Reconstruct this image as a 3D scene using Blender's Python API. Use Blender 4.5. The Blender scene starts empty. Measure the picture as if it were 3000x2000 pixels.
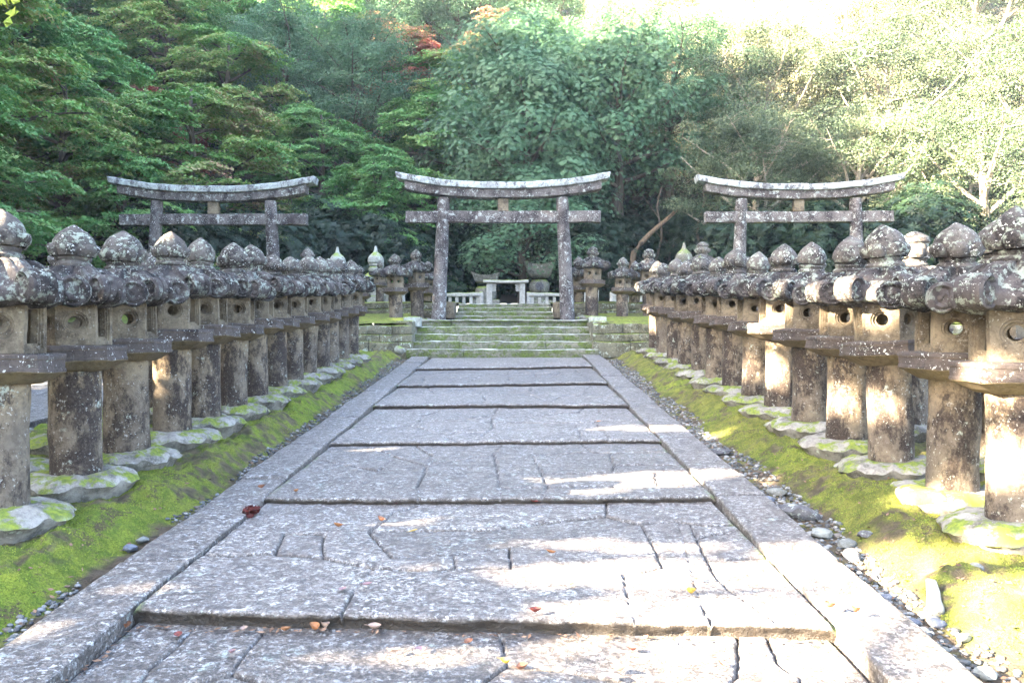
import bpy, bmesh, math, random
import numpy as np
from mathutils import Vector, Matrix, noise
PI = math.pi; R = math.radians
C = bpy.context.scene
COL = C.collection

# ------------------------------------------------------------------ camera, sky, sun, exposure
EYE = 1.5
cd = bpy.data.cameras.new('camera'); cam = bpy.data.objects.new('camera', cd); COL.objects.link(cam)
cam.location = (0, 0, EYE); cam.rotation_euler = (R(90), 0, R(0.27))
cd.lens = 28.8; cd.sensor_width = 36; cd.clip_start = 0.05; cd.clip_end = 1000
C.camera = cam
SUN = Vector((-0.93, -0.37, 0)).normalized() * math.cos(R(24)) + Vector((0, 0, math.sin(R(24))))   # towards the sun
w = bpy.data.worlds.new('World'); C.world = w; w.use_nodes = True
nt = w.node_tree
sky = nt.nodes.new('ShaderNodeTexSky'); sky.sky_type = 'NISHITA'; sky.sun_disc = False
sky.sun_elevation = R(24); sky.sun_rotation = math.atan2(SUN.x, SUN.y); sky.air_density = 0.9; sky.dust_density = 3.0; sky.ozone_density = 0.4
bg = nt.nodes['Background']; bg.inputs['Strength'].default_value = 0.058
nt.links.new(sky.outputs[0], bg.inputs[0])
sl = bpy.data.lights.new('sun', 'SUN'); sl.energy = 5.0; sl.angle = R(0.5); sl.color = (1, 0.82, 0.58)
so = bpy.data.objects.new('sun', sl); COL.objects.link(so)
so.rotation_euler = SUN.to_track_quat('Z', 'Y').to_euler()
C.view_settings.view_transform = 'Standard'; C.view_settings.look = 'None'; C.view_settings.gamma = 1
C.view_settings.exposure = 5.3
C.render.engine = 'CYCLES'
C.cycles.max_bounces = 6; C.cycles.diffuse_bounces = 4; C.cycles.glossy_bounces = 2; C.cycles.transmission_bounces = 3
C.cycles.use_denoising = True

# ------------------------------------------------------------------ helpers
def P(y): return 0.071 * y                       # plane of the lantern bases
def PX(x, y, d): return ((x - 1185) / 1882 * d, d, EYE + (784 - y) / 1882 * d)

def mesh(name, V, F, mat=None, smooth=True, attrs=None, sharp=38):
    me = bpy.data.meshes.new(name)
    V = np.asarray(V, dtype=np.float32)
    if isinstance(F, np.ndarray):
        n, k = F.shape
        me.vertices.add(len(V)); me.vertices.foreach_set('co', V.ravel())
        me.loops.add(n * k); me.loops.foreach_set('vertex_index', F.ravel().astype(np.int32))
        me.polygons.add(n); me.polygons.foreach_set('loop_start', (np.arange(n) * k).astype(np.int32))
        me.update(calc_edges=True)
    else:
        me.from_pydata([tuple(map(float, v)) for v in V], [], F)
    if attrs:
        for an, av in attrs.items():
            a = me.attributes.new(an, 'FLOAT', 'POINT'); a.data.foreach_set('value', np.asarray(av, dtype=np.float32))
    if mat: me.materials.append(mat)
    if smooth: me.polygons.foreach_set('use_smooth', [True] * len(me.polygons))
    me.update()
    if smooth and len(V) < 40000 and sharp: me.set_sharp_from_angle(angle=R(sharp))
    return me
def link(name, me, parent=None, loc=None):
    o = bpy.data.objects.new(name, me); COL.objects.link(o)
    if parent: o.parent = parent
    if loc: o.location = loc
    return o
def tag(o, label=None, cat=None, group=None, kind=None):
    if label: o['label'] = label
    if cat: o['category'] = cat
    if group: o['group'] = group
    if kind: o['kind'] = kind
    return o
def empty(name, loc=(0, 0, 0)):
    o = bpy.data.objects.new(name, None); COL.objects.link(o); o.location = loc; o.empty_display_size = 0.2
    return o
def copy_tree(o, parent=None):
    c = o.copy(); COL.objects.link(c)
    if parent: c.parent = parent
    for ch in [x for x in COL.objects if x.parent == o]: copy_tree(ch, c)
    return c

class MB:
    def __init__(s): s.v = []; s.f = []
    def add(s, V, F):
        b = len(s.v); s.v += [tuple(v) for v in V]; s.f += [tuple(i + b for i in f) for f in F]; return s
    def xf(s, M):
        s.v = [tuple(M @ Vector(v)) for v in s.v]; return s
    def join(s, o): return s.add(o.v, o.f)
    def rough(s, amp, sc, seed=0, amp2=0):
        """push vertices about with noise, so nothing is perfectly cut"""
        out = []
        for v in s.v:
            p = Vector(v) * sc + Vector((seed * 7.3, seed * 3.1, 11))
            d = noise.noise_vector(p) * amp
            if amp2: d = d + noise.noise_vector(p * 4.3) * amp2
            out.append((v[0] + d.x, v[1] + d.y, v[2] + d.z))
        s.v = out; return s
    def build(s, name, mat, parent=None, smooth=True, loc=None):
        return link(name, mesh(name, s.v, s.f, mat, smooth), parent, loc)

def lathe(prof, n=32, fn=None, cap=True):
    V = []; F = []
    for k, (r, z) in enumerate(prof):
        for i in range(n):
            a = 2 * PI * i / n
            rr, zz = (r, z) if fn is None else fn(r, z, a, k)
            V.append((rr * math.cos(a), rr * math.sin(a), zz))
    m = len(prof)
    for k in range(m - 1):
        for i in range(n):
            j = (i + 1) % n
            F.append((k * n + i, k * n + j, (k + 1) * n + j, (k + 1) * n + i))
    if cap:
        F.append(tuple(range(n - 1, -1, -1))); F.append(tuple((m - 1) * n + i for i in range(n)))
    return MB().add(V, F)

def rbox(lx, ly, lz, seg=0.1, rnd=0.02, c=(0, 0, 0), fn=None):
    """box of gridded faces with rounded edges, centred on c"""
    h = [lx / 2, ly / 2, lz / 2]; rnd = min(rnd, min(h) * 0.9)
    key = {}; V = []; F = []
    def coords(L):
        n = max(1, int(round((L - 2 * rnd) / seg)))
        inner = [-(L / 2 - rnd) + (L - 2 * rnd) * i / n for i in range(n + 1)]
        return [-L / 2, -L / 2 + rnd * 0.35] + inner + [L / 2 - rnd * 0.35, L / 2]
    cs = [coords(lx), coords(ly), coords(lz)]
    def vid(p):
        k = tuple(round(t, 5) for t in p)
        if k not in key:
            q = [max(-(h[i] - rnd), min(h[i] - rnd, p[i])) for i in range(3)]
            d = Vector([p[i] - q[i] for i in range(3)])
            if d.length > 0: d = d.normalized() * rnd
            s = (q[0] + d.x + c[0], q[1] + d.y + c[1], q[2] + d.z + c[2])
            key[k] = len(V); V.append(fn(*s) if fn else s)
        return key[k]
    for ax in range(3):
        u, v = (ax + 1) % 3, (ax + 2) % 3
        for sgn in (-1, 1):
            for i in range(len(cs[u]) - 1):
                for j in range(len(cs[v]) - 1):
                    q = []
                    for (a, b) in ((i, j), (i + 1, j), (i + 1, j + 1), (i, j + 1)):
                        p = [0, 0, 0]; p[ax] = sgn * h[ax]; p[u] = cs[u][a]; p[v] = cs[v][b]; q.append(vid(p))
                    if sgn < 0: q.reverse()
                    if len(set(q)) == 4: F.append(tuple(q))
    return MB().add(V, F)

def tube(pts, rad, n=8):
    pts = [Vector(p) for p in pts]; V = []; F = []
    up = Vector((0.31, 0.17, 0.93))
    for k, p in enumerate(pts):
        t = (pts[min(k + 1, len(pts) - 1)] - pts[max(k - 1, 0)]).normalized()
        a = t.cross(up)
        if a.length < 1e-3: a = t.cross(Vector((1, 0, 0)))
        a.normalize(); b = t.cross(a)
        for i in range(n):
            q = 2 * PI * i / n
            V.append(tuple(p + (a * math.cos(q) + b * math.sin(q)) * rad[k]))
    for k in range(len(pts) - 1):
        for i in range(n):
            j = (i + 1) % n
            F.append((k * n + i, k * n + j, (k + 1) * n + j, (k + 1) * n + i))
    F.append(tuple(range(n))); F.append(tuple((len(pts) - 1) * n + i for i in range(n - 1, -1, -1)))
    return MB().add(V, F)

# value noise on arrays (for height fields)
_rng = np.random.default_rng(5)
_T = _rng.random((256, 256)).astype(np.float32)
def vn(x, y):
    xi = np.floor(x).astype(int); yi = np.floor(y).astype(int); fx = x - xi; fy = y - yi
    fx = fx * fx * (3 - 2 * fx); fy = fy * fy * (3 - 2 * fy)
    a = _T[xi % 256, yi % 256]; b = _T[(xi + 1) % 256, yi % 256]; c = _T[xi % 256, (yi + 1) % 256]; d = _T[(xi + 1) % 256, (yi + 1) % 256]
    return (a * (1 - fx) + b * fx) * (1 - fy) + (c * (1 - fx) + d * fx) * fy - 0.5
def fbm(x, y, o=4):
    s = 0; a = 1.0
    for k in range(o):
        s = s + a * vn(x * 2 ** k + 17.3 * k, y * 2 ** k + 9.1 * k); a *= 0.5
    return s

# ------------------------------------------------------------------ materials
def newmat(name):
    m = bpy.data.materials.new(name); m.use_nodes = True
    N = m.node_tree.nodes; L = m.node_tree.links
    b = N['Principled BSDF']; b.inputs['Roughness'].default_value = 0.9
    b.inputs['Specular IOR Level'].default_value = 0.25
    return m, N, L, b
def rgb(c): return (c[0], c[1], c[2], 1)
class G:
    """small node-graph builder"""
    def __init__(s, name):
        s.m, s.N, s.L, s.b = newmat(name)
    def _in(s, sock, v):
        if isinstance(v, (int, float)): sock.default_value = v
        elif isinstance(v, tuple): sock.default_value = v if len(v) == 4 or len(sock.default_value) == 3 else (*v, 1)
        else: s.L.new(v, sock)
    def coord(s, rand=True):
        tc = s.N.new('ShaderNodeTexCoord').outputs['Object']
        if not rand: return tc
        oi = s.N.new('ShaderNodeObjectInfo')
        mu = s.N.new('ShaderNodeMath'); mu.operation = 'MULTIPLY'; s.L.new(oi.outputs['Random'], mu.inputs[0]); mu.inputs[1].default_value = 57.0
        va = s.N.new('ShaderNodeVectorMath'); va.operation = 'ADD'; s.L.new(tc, va.inputs[0]); s.L.new(mu.outputs[0], va.inputs[1])
        return va.outputs[0]
    def scale(s, v, sc):
        n = s.N.new('ShaderNodeVectorMath'); n.operation = 'MULTIPLY'; s.L.new(v, n.inputs[0]); n.inputs[1].default_value = sc; return n.outputs[0]
    def noise(s, v, sc, det=6, rough=0.6, dist=0.0):
        n = s.N.new('ShaderNodeTexNoise'); s.L.new(v, n.inputs['Vector'])
        n.inputs['Scale'].default_value = sc; n.inputs['Detail'].default_value = det; n.inputs['Roughness'].default_value = rough; n.inputs['Distortion'].default_value = dist
        return n.outputs['Fac']
    def voro(s, v, sc, out='Distance'):
        n = s.N.new('ShaderNodeTexVoronoi'); s.L.new(v, n.inputs['Vector']); n.inputs['Scale'].default_value = sc
        return n.outputs[out]
    def ramp(s, v, lo, hi):
        n = s.N.new('ShaderNodeMapRange'); s.L.new(v, n.inputs[0]); n.inputs[1].default_value = lo; n.inputs[2].default_value = hi
        n.interpolation_type = 'SMOOTHSTEP'; return n.outputs[0]
    def math(s, op, a, b=0.0, c=0.0):
        n = s.N.new('ShaderNodeMath'); n.operation = op; s._in(n.inputs[0], a); s._in(n.inputs[1], b); s._in(n.inputs[2], c); return n.outputs[0]
    def mix(s, f, a, b):
        n = s.N.new('ShaderNodeMix'); n.data_type = 'RGBA'; s._in(n.inputs[0], f)
        s._in(n.inputs[6], a if not isinstance(a, tuple) else rgb(a)); s._in(n.inputs[7], b if not isinstance(b, tuple) else rgb(b)); return n.outputs[2]
    def nz(s):
        g = s.N.new('ShaderNodeNewGeometry'); x = s.N.new('ShaderNodeSeparateXYZ'); s.L.new(g.outputs['Normal'], x.inputs[0]); return x.outputs[2]
    def sep(s, v):
        x = s.N.new('ShaderNodeSeparateXYZ'); s.L.new(v, x.inputs[0]); return x.outputs
    def attr(s, name):
        a = s.N.new('ShaderNodeAttribute'); a.attribute_name = name; return a.outputs['Fac']
    def rand(s):
        return s.N.new('ShaderNodeObjectInfo').outputs['Random']
    def done(s, col, h=None, strength=0.4, dist=0.02, rough=None):
        s._in(s.b.inputs['Base Color'], col if not isinstance(col, tuple) else rgb(col))
        if h is not None:
            n = s.N.new('ShaderNodeBump'); n.inputs['Strength'].default_value = strength; n.inputs['Distance'].default_value = dist
            s.L.new(h, n.inputs['Height']); s.L.new(n.outputs[0], s.b.inputs['Normal'])
        if rough is not None: s._in(s.b.inputs['Roughness'], rough)
        return s.m

def stone(name, c1, c2, dark, dk=(0.5, 0.62), lichen=(0.42, 0.48, 0.42), lk=(0.56, 0.62), lsc=9.0, speck=0.6, white=(0.62, 0.64, 0.62),
          moss=None, mossc=(0.14, 0.19, 0.025), ds=3.0, bump=0.8, streak=False, sp=26.0, tan=None):
    g = G(name); v = g.coord()
    n1 = g.noise(v, 2.2); n2 = g.noise(g.scale(v, (1, 1, 0.6) if streak else (1, 1, 1)), ds, 8, 0.78, 0.15)
    fine = g.noise(v, 60, 4, 0.75); mid = g.noise(v, 22, 5, 0.7)
    col = g.mix(g.ramp(n1, 0.35, 0.65), c1, c2)
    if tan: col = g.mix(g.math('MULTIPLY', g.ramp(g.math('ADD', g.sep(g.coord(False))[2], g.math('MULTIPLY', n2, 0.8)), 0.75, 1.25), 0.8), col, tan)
    col = g.mix(g.ramp(n2, *dk), col, dark)
    col = g.mix(g.math('MULTIPLY', g.ramp(mid, 0.40, 0.66), 0.55), col, (c1[0] * 0.35, c1[1] * 0.33, c1[2] * 0.34))
    l = g.math('MULTIPLY', g.ramp(g.noise(v, lsc, 6, 0.72), *lk), g.ramp(g.noise(v, 2.7, 2), 0.36, 0.56))
    col = g.mix(g.math('MULTIPLY', l, 0.72), col, lichen)
    s1 = g.ramp(g.math('ADD', g.noise(v, sp * 1.7, 3, 0.65), g.math('MULTIPLY', g.noise(v, 6, 3), 0.35)), 0.81, 0.85)
    col = g.mix(g.math('MULTIPLY', s1, speck), col, white)
    col = g.mix(g.math('MULTIPLY', g.ramp(fine, 0.48, 0.75), 0.5), col, (c2[0] * 1.5, c2[1] * 1.5, c2[2] * 1.5))
    if moss is not None:
        mm = g.math('MULTIPLY', g.ramp(g.nz(), 0.35, 0.8), g.ramp(g.noise(v, 4.5, 5, 0.7), *moss))
        mc = g.mix(g.ramp(g.noise(v, 30, 4), 0.35, 0.7), mossc, (mossc[0] * 0.5, mossc[1] * 0.55, mossc[2]))
        col = g.mix(mm, col, mc)
    h = g.math('ADD', g.math('MULTIPLY', mid, 0.7), g.math('MULTIPLY', fine, 0.5))
    return g.done(col, h, bump, 0.02)

M = {}
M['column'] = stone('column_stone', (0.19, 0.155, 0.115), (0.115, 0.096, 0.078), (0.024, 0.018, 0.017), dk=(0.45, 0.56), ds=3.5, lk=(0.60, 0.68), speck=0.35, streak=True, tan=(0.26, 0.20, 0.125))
M['plat'] = stone('platform_stone', (0.095, 0.078, 0.07), (0.06, 0.05, 0.048), (0.028, 0.023, 0.023), lk=(0.60, 0.66), speck=0.8)
M['tan'] = stone('tan_stone', (0.20, 0.155, 0.095), (0.15, 0.12, 0.08), (0.07, 0.055, 0.04), dk=(0.55, 0.68), lk=(0.7, 0.8), speck=0.1)
M['box'] = stone('firebox_stone', (0.205, 0.17, 0.12), (0.13, 0.108, 0.078), (0.05, 0.04, 0.03), dk=(0.46, 0.62), lk=(0.64, 0.72), speck=0.25)
M['cap'] = stone('cap_stone', (0.078, 0.069, 0.068), (0.042, 0.037, 0.038), (0.010, 0.009, 0.010), dk=(0.45, 0.56), lichen=(0.24, 0.28, 0.245), lk=(0.53, 0.575), lsc=14, speck=0.45)
M['finial'] = stone('finial_stone', (0.11, 0.10, 0.092), (0.06, 0.054, 0.052), (0.014, 0.012, 0.013), dk=(0.47, 0.6), lichen=(0.28, 0.325, 0.27), lk=(0.53, 0.575), lsc=17, speck=0.8, moss=(0.64, 0.72))
M['pedestal'] = stone('pedestal_stone', (0.29, 0.275, 0.25), (0.20, 0.19, 0.17), (0.09, 0.085, 0.075), dk=(0.48, 0.62), lk=(0.6, 0.66), speck=0.2, moss=(0.46, 0.56), mossc=(0.17, 0.21, 0.03), bump=0.8)
M['torii'] = stone('gate_stone', (0.13, 0.118, 0.116), (0.08, 0.071, 0.072), (0.025, 0.020, 0.023), dk=(0.46, 0.58), lichen=(0.38, 0.42, 0.41), lk=(0.54, 0.61), speck=0.75, streak=True)
M['beam'] = stone('gate_beam_stone', (0.33, 0.36, 0.365), (0.23, 0.25, 0.26), (0.045, 0.04, 0.05), dk=(0.50, 0.58), lichen=(0.42, 0.50, 0.48), lk=(0.5, 0.6), speck=0.5, streak=True, ds=4)
M['wall'] = stone('wall_stone', (0.20, 0.185, 0.13), (0.13, 0.125, 0.09), (0.06, 0.06, 0.04), dk=(0.47, 0.57), lk=(0.55, 0.62), speck=0.4, moss=(0.40, 0.5), mossc=(0.24, 0.32, 0.03))
M['mossy'] = stone('mossy_stone', (0.36, 0.37, 0.34), (0.25, 0.26, 0.24), (0.12, 0.12, 0.10), lk=(0.5, 0.6), moss=(0.42, 0.5), mossc=(0.22, 0.30, 0.03))
M['tomb'] = stone('tomb_stone', (0.17, 0.165, 0.14), (0.12, 0.12, 0.10), (0.04, 0.042, 0.035), lk=(0.56, 0.64), moss=(0.4, 0.5), mossc=(0.16, 0.22, 0.03))
M['pale'] = stone('pale_stone', (0.36, 0.36, 0.34), (0.27, 0.27, 0.25), (0.15, 0.15, 0.14), dk=(0.56, 0.68), lk=(0.6, 0.7), speck=0.3, moss=(0.30, 0.42), mossc=(0.24, 0.32, 0.03))

# moss on the faces of the steps (it really grows there)
def step_mat():
    g = G('mossy_step_stone'); v = g.coord(False)
    n = g.noise(v, 2.5, 6, 0.7); mid = g.noise(v, 20, 5, 0.7)
    col = g.mix(g.ramp(n, 0.38, 0.62), (0.20, 0.19, 0.155), (0.10, 0.105, 0.075))
    col = g.mix(g.math('MULTIPLY', g.ramp(mid, 0.45, 0.7), 0.5), col, (0.05, 0.052, 0.04))
    mo = g.ramp(g.noise(g.scale(v, (1, 1, 2.2)), 3.2, 7, 0.8, 0.5), 0.44, 0.56)
    mc = g.mix(g.ramp(g.noise(v, 26, 4), 0.35, 0.68), (0.10, 0.14, 0.02), (0.045, 0.065, 0.012))
    col = g.mix(g.math('MULTIPLY', mo, 0.85), col, mc)
    col = g.mix(g.math('MULTIPLY', g.ramp(g.voro(v, 18), 0.25, 0.12), 0.35), col, (0.34, 0.38, 0.34))
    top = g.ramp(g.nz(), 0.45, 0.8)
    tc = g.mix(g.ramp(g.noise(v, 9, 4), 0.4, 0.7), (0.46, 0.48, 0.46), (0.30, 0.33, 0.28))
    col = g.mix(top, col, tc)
    return g.done(col, g.math('ADD', mid, mo), 0.6, 0.02)
M['step'] = step_mat()

def paving(name, worn=1.0):
    g = G(name); v = g.coord(False)
    big = g.noise(v, 0.9, 4, 0.6); n = g.noise(v, 5, 6, 0.7)
    sp = g.noise(g.scale(v, (0.75, 1, 1)), 55, 4, 0.8, 0.3); sp2 = g.noise(v, 28, 4, 0.75)
    col = g.mix(g.ramp(big, 0.36, 0.64), (0.26, 0.238, 0.222), (0.175, 0.16, 0.15))
    col = g.mix(g.ramp(n, 0.4, 0.7), col, (0.165, 0.145, 0.135))
    col = g.mix(g.math('MULTIPLY', g.ramp(sp, 0.46, 0.54), 0.95), col, (0.04, 0.034, 0.033))
    col = g.mix(g.math('MULTIPLY', g.ramp(sp2, 0.54, 0.61), 0.75), col, (0.50, 0.505, 0.52))
    pl = g.math('MULTIPLY', g.ramp(g.noise(v, 11, 5, 0.7), 0.57, 0.66), g.ramp(g.noise(v, 1.7, 2), 0.45, 0.6))
    col = g.mix(g.math('MULTIPLY', pl, 0.7), col, (0.42, 0.50, 0.47))
    col = g.mix(g.math('MULTIPLY', g.ramp(g.noise(v, 2.4, 5, 0.65), 0.42, 0.62), 0.45), col, (0.13, 0.115, 0.11))
    col = g.mix(g.math('MULTIPLY', g.ramp(g.noise(v, 12, 6, 0.78), 0.49, 0.58), 0.75), col, (0.05, 0.043, 0.042))
    col = g.mix(g.math('MULTIPLY', g.ramp(g.noise(g.scale(v, (1.1, 0.9, 1)), 17, 6, 0.8), 0.58, 0.66), 0.6), col, (0.46, 0.47, 0.46))
    tn = g.attr('tone'); hs = g.N.new('ShaderNodeHueSaturation'); g.L.new(col, hs.inputs['Color']); g.L.new(g.math('ADD', g.math('MULTIPLY', tn, 0.16), 1.0), hs.inputs['Value']); col = hs.outputs[0]
    ck = g.attr('crack_and_shade')  # dirt in the joints, plus shade painted on the step risers
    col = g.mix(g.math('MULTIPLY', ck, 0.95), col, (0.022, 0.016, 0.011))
    mo = g.math('MULTIPLY', g.attr('edge'), g.ramp(g.noise(v, 3.0, 4), 0.5, 0.6))
    col = g.mix(mo, col, (0.10, 0.15, 0.03))
    h = g.math('ADD', g.math('MULTIPLY', sp, 1.0), g.math('MULTIPLY', sp2, 0.8))
    g.b.inputs['Specular IOR Level'].default_value = 0.55
    return g.done(col, h, 0.85, 0.014, rough=0.46)
M['paving'] = paving('paving_stone')

def moss_ground():
    g = G('moss_ground'); v = g.coord(False)
    n = g.noise(v, 1.6, 5, 0.65); m2 = g.noise(v, 7, 5, 0.7); f = g.noise(v, 70, 4, 0.8); f2 = g.noise(v, 200, 2, 0.7)
    warm = g.attr('warm')
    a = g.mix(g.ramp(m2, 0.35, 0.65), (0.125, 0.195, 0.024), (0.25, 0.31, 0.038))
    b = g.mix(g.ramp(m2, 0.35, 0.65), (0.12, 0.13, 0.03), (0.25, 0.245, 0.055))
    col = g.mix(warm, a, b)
    col = g.mix(g.math('MULTIPLY', g.ramp(f, 0.42, 0.62), 0.6), col, (0.045, 0.07, 0.01))
    col = g.mix(g.ramp(g.noise(v, 3.6, 8, 0.85), 0.52, 0.60), col, g.mix(g.ramp(f, 0.4, 0.6), (0.13, 0.10, 0.06), (0.06, 0.05, 0.03)))
    col = g.mix(g.attr('soil'), col, g.mix(g.ramp(m2, 0.4, 0.6), (0.07, 0.055, 0.04), (0.13, 0.10, 0.07)))
    return g.done(col, g.math('ADD', g.math('ADD', f, g.math('MULTIPLY', m2, 1.2)), g.math('MULTIPLY', f2, 0.3)), 1.0, 0.03)
M['moss'] = moss_ground()

def soil(name, a, b, sc=3):
    g = G(name); v = g.coord(False)
    n = g.noise(v, sc, 7, 0.75); f = g.noise(v, 40, 4, 0.8)
    col = g.mix(g.ramp(n, 0.35, 0.65), a, b)
    return g.done(col, g.math('ADD', n, f), 0.8, 0.05)
M['soil'] = soil('forest_floor', (0.028, 0.024, 0.017), (0.05, 0.043, 0.03))
M['gravel'] = soil('grey_ground', (0.17, 0.16, 0.14), (0.10, 0.095, 0.08), 9)
M['soffit'] = M['soil']

def pebble_mat():
    g = G('pebble_stone'); v = g.coord(False)
    isl = g.N.new('ShaderNodeNewGeometry').outputs['Random Per Island']
    n = g.N.new('ShaderNodeValToRGB'); g.L.new(isl, n.inputs[0])
    e = n.color_ramp.elements; e[0].color = (0.04, 0.04, 0.04, 1); e[1].color = (0.28, 0.27, 0.25, 1)
    for p, c in ((0.25, (0.075, 0.08, 0.085, 1)), (0.5, (0.12, 0.13, 0.13, 1)), (0.65, (0.10, 0.07, 0.05, 1)), (0.8, (0.17, 0.18, 0.19, 1))):
        q = e.new(p); q.color = c
    return g.done(n.outputs[0], g.noise(v, 60, 3), 0.2, 0.005, rough=0.6)
M['pebble'] = pebble_mat()

def bark(name, a, b):
    g = G(name); v = g.coord()
    n = g.noise(g.scale(v, (3, 3, 0.6)), 5, 6, 0.7)
    return g.done(g.mix(g.ramp(n, 0.35, 0.65), a, b), n, 0.8, 0.05)
M['bark'] = bark('bark', (0.10, 0.085, 0.065), (0.045, 0.038, 0.03))
M['trunkb'] = bark('brown_bark', (0.16, 0.11, 0.07), (0.08, 0.06, 0.04))
M['palebark'] = bark('pale_bark', (0.30, 0.27, 0.22), (0.15, 0.13, 0.10))

def leafmat(name, ramp, trans=0.35, objvar=0.25):
    """leaf colour varies leaf by leaf and tree by tree; big patches of turning leaves come from a noise in the crown"""
    g = G(name)
    isl = g.N.new('ShaderNodeNewGeometry').outputs['Random Per Island']
    v = g.coord()
    t = g.math('ADD', g.math('MULTIPLY', g.noise(v, 0.42, 3, 0.6), 1.5), g.math('MULTIPLY', isl, 0.34))
    t = g.math('SUBTRACT', t, 0.42)
    n = g.N.new('ShaderNodeValToRGB'); g.L.new(t, n.inputs[0]); e = n.color_ramp.elements
    e[0].position = ramp[0][0]; e[0].color = rgb(ramp[0][1]); e[1].position = ramp[-1][0]; e[1].color = rgb(ramp[-1][1])
    for p, c in ramp[1:-1]:
        q = e.new(p); q.color = rgb(c)
    hv = g.N.new('ShaderNodeHueSaturation'); g.L.new(n.outputs[0], hv.inputs['Color'])
    g.L.new(g.math('ADD', g.math('MULTIPLY', g.rand(), objvar), 1 - objvar / 2), hv.inputs['Value'])
    N, L, b = g.N, g.L, g.b
    L.new(hv.outputs[0], b.inputs['Base Color']); b.inputs['Roughness'].default_value = 0.55; b.inputs['Specular IOR Level'].default_value = 0.35
    tr = N.new('ShaderNodeBsdfTranslucent'); L.new(hv.outputs[0], tr.inputs[0])
    mx = N.new('ShaderNodeMixShader'); mx.inputs[0].default_value = trans
    L.new(b.outputs[0], mx.inputs[1]); L.new(tr.outputs[0], mx.inputs[2]); L.new(mx.outputs[0], N['Material Output'].inputs[0])
    return g.m
M['maple'] = leafmat('maple_leaves', [(0.0, (0.06, 0.17, 0.035)), (0.40, (0.11, 0.25, 0.055)), (0.58, (0.19, 0.28, 0.065)), (0.72, (0.26, 0.26, 0.10)), (0.84, (0.30, 0.20, 0.12)), (1.0, (0.34, 0.14, 0.10))])
M['mapleg'] = leafmat('green_maple_leaves', [(0.0, (0.055, 0.165, 0.05)), (0.45, (0.10, 0.25, 0.07)), (0.8, (0.17, 0.29, 0.08)), (1.0, (0.26, 0.30, 0.09))])
M['redmaple'] = leafmat('turning_maple_leaves', [(0.0, (0.05, 0.12, 0.04)), (0.35, (0.12, 0.15, 0.05)), (0.5, (0.24, 0.13, 0.08)), (0.75, (0.30, 0.08, 0.07)), (1.0, (0.33, 0.06, 0.06))])
M['ever'] = leafmat('evergreen_leaves', [(0.0, (0.045, 0.115, 0.06)), (0.5, (0.085, 0.175, 0.095)), (0.85, (0.14, 0.23, 0.12)), (1.0, (0.20, 0.25, 0.09))], 0.3)
M['oak'] = leafmat('oak_leaves', [(0.0, (0.03, 0.055, 0.032)), (0.5, (0.07, 0.105, 0.058)), (0.8, (0.15, 0.165, 0.09)), (1.0, (0.33, 0.25, 0.12))])
M['sunoak'] = leafmat('sun_painted_oak_leaves', [(0.0, (0.24, 0.28, 0.17)), (0.5, (0.42, 0.43, 0.28)), (0.8, (0.56, 0.50, 0.32)), (1.0, (0.6, 0.46, 0.26))], 0.4)  # oak leaves with sun glare painted into the leaf colour
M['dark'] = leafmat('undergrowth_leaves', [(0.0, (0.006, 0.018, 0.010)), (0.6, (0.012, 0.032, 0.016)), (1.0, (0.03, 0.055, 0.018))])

# ------------------------------------------------------------------ stone lantern
def hexpts(r, z, rot=0.0):   # corners at -90,-30,30...: faces at 0,60,...
    return [(r * math.cos(R(-30 + 60 * i) + rot), r * math.sin(R(-30 + 60 * i) + rot), z) for i in range(6)]
def hexprism(levels, sub=5):
    """stack of hexagons (r across corners, z), every side gridded"""
    V = []; F = []; n = 6 * sub
    for (r, z) in levels:
        h = hexpts(r, z)
        for i in range(6):
            a, b = Vector(h[i]), Vector(h[(i + 1) % 6])
            for k in range(sub): V.append(tuple(a.lerp(b, k / sub)))
    for l in range(len(levels) - 1):
        for i in range(n):
            j = (i + 1) % n
            F.append((l * n + i, l * n + j, (l + 1) * n + j, (l + 1) * n + i))
    F.append(tuple(range(n - 1, -1, -1))); F.append(tuple((len(levels) - 1) * n + i for i in range(n)))
    return MB().add(V, F)

def panel(wd, ht, hole, loops_extra, depth, N=32):
    """wall panel in x (width), z (height), outside at y=0 (-y is out); hole(angle)->(x,z) ; loops_extra: list of (scale, y)"""
    V = []; F = []
    def rect(a, w2, h2):
        c, s = math.cos(a), math.sin(a); t = min(w2 / max(1e-6, abs(c)), h2 / max(1e-6, abs(s))); return (t * c, t * s)
    # angles include the corners
    ca = math.atan2(ht / 2, wd / 2)
    ang = sorted(set([2 * PI * i / N for i in range(N)] + [ca, PI - ca, PI + ca, 2 * PI - ca]))
    n = len(ang); loops = []
    loops.append([(*rect(a, wd / 2, ht / 2), 0.0) for a in ang])
    for (sc, yy) in loops_extra: loops.append([(hole(a)[0] * sc, hole(a)[1] * sc, yy) for a in ang])
    loops.append([(hole(a)[0], hole(a)[1], depth) for a in ang])
    wi = wd - 2 * depth * math.tan(R(30))
    loops.append([(*rect(a, wi / 2, ht / 2), depth) for a in ang])
    for lp in loops:
        for (x, z, y) in lp: V.append((x, y, z))
    for l in range(len(loops) - 1):
        for i in range(n):
            j = (i + 1) % n
            F.append((l * n + i, l * n + j, (l + 1) * n + j, (l + 1) * n + i))
    return MB().add(V, F)

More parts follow.
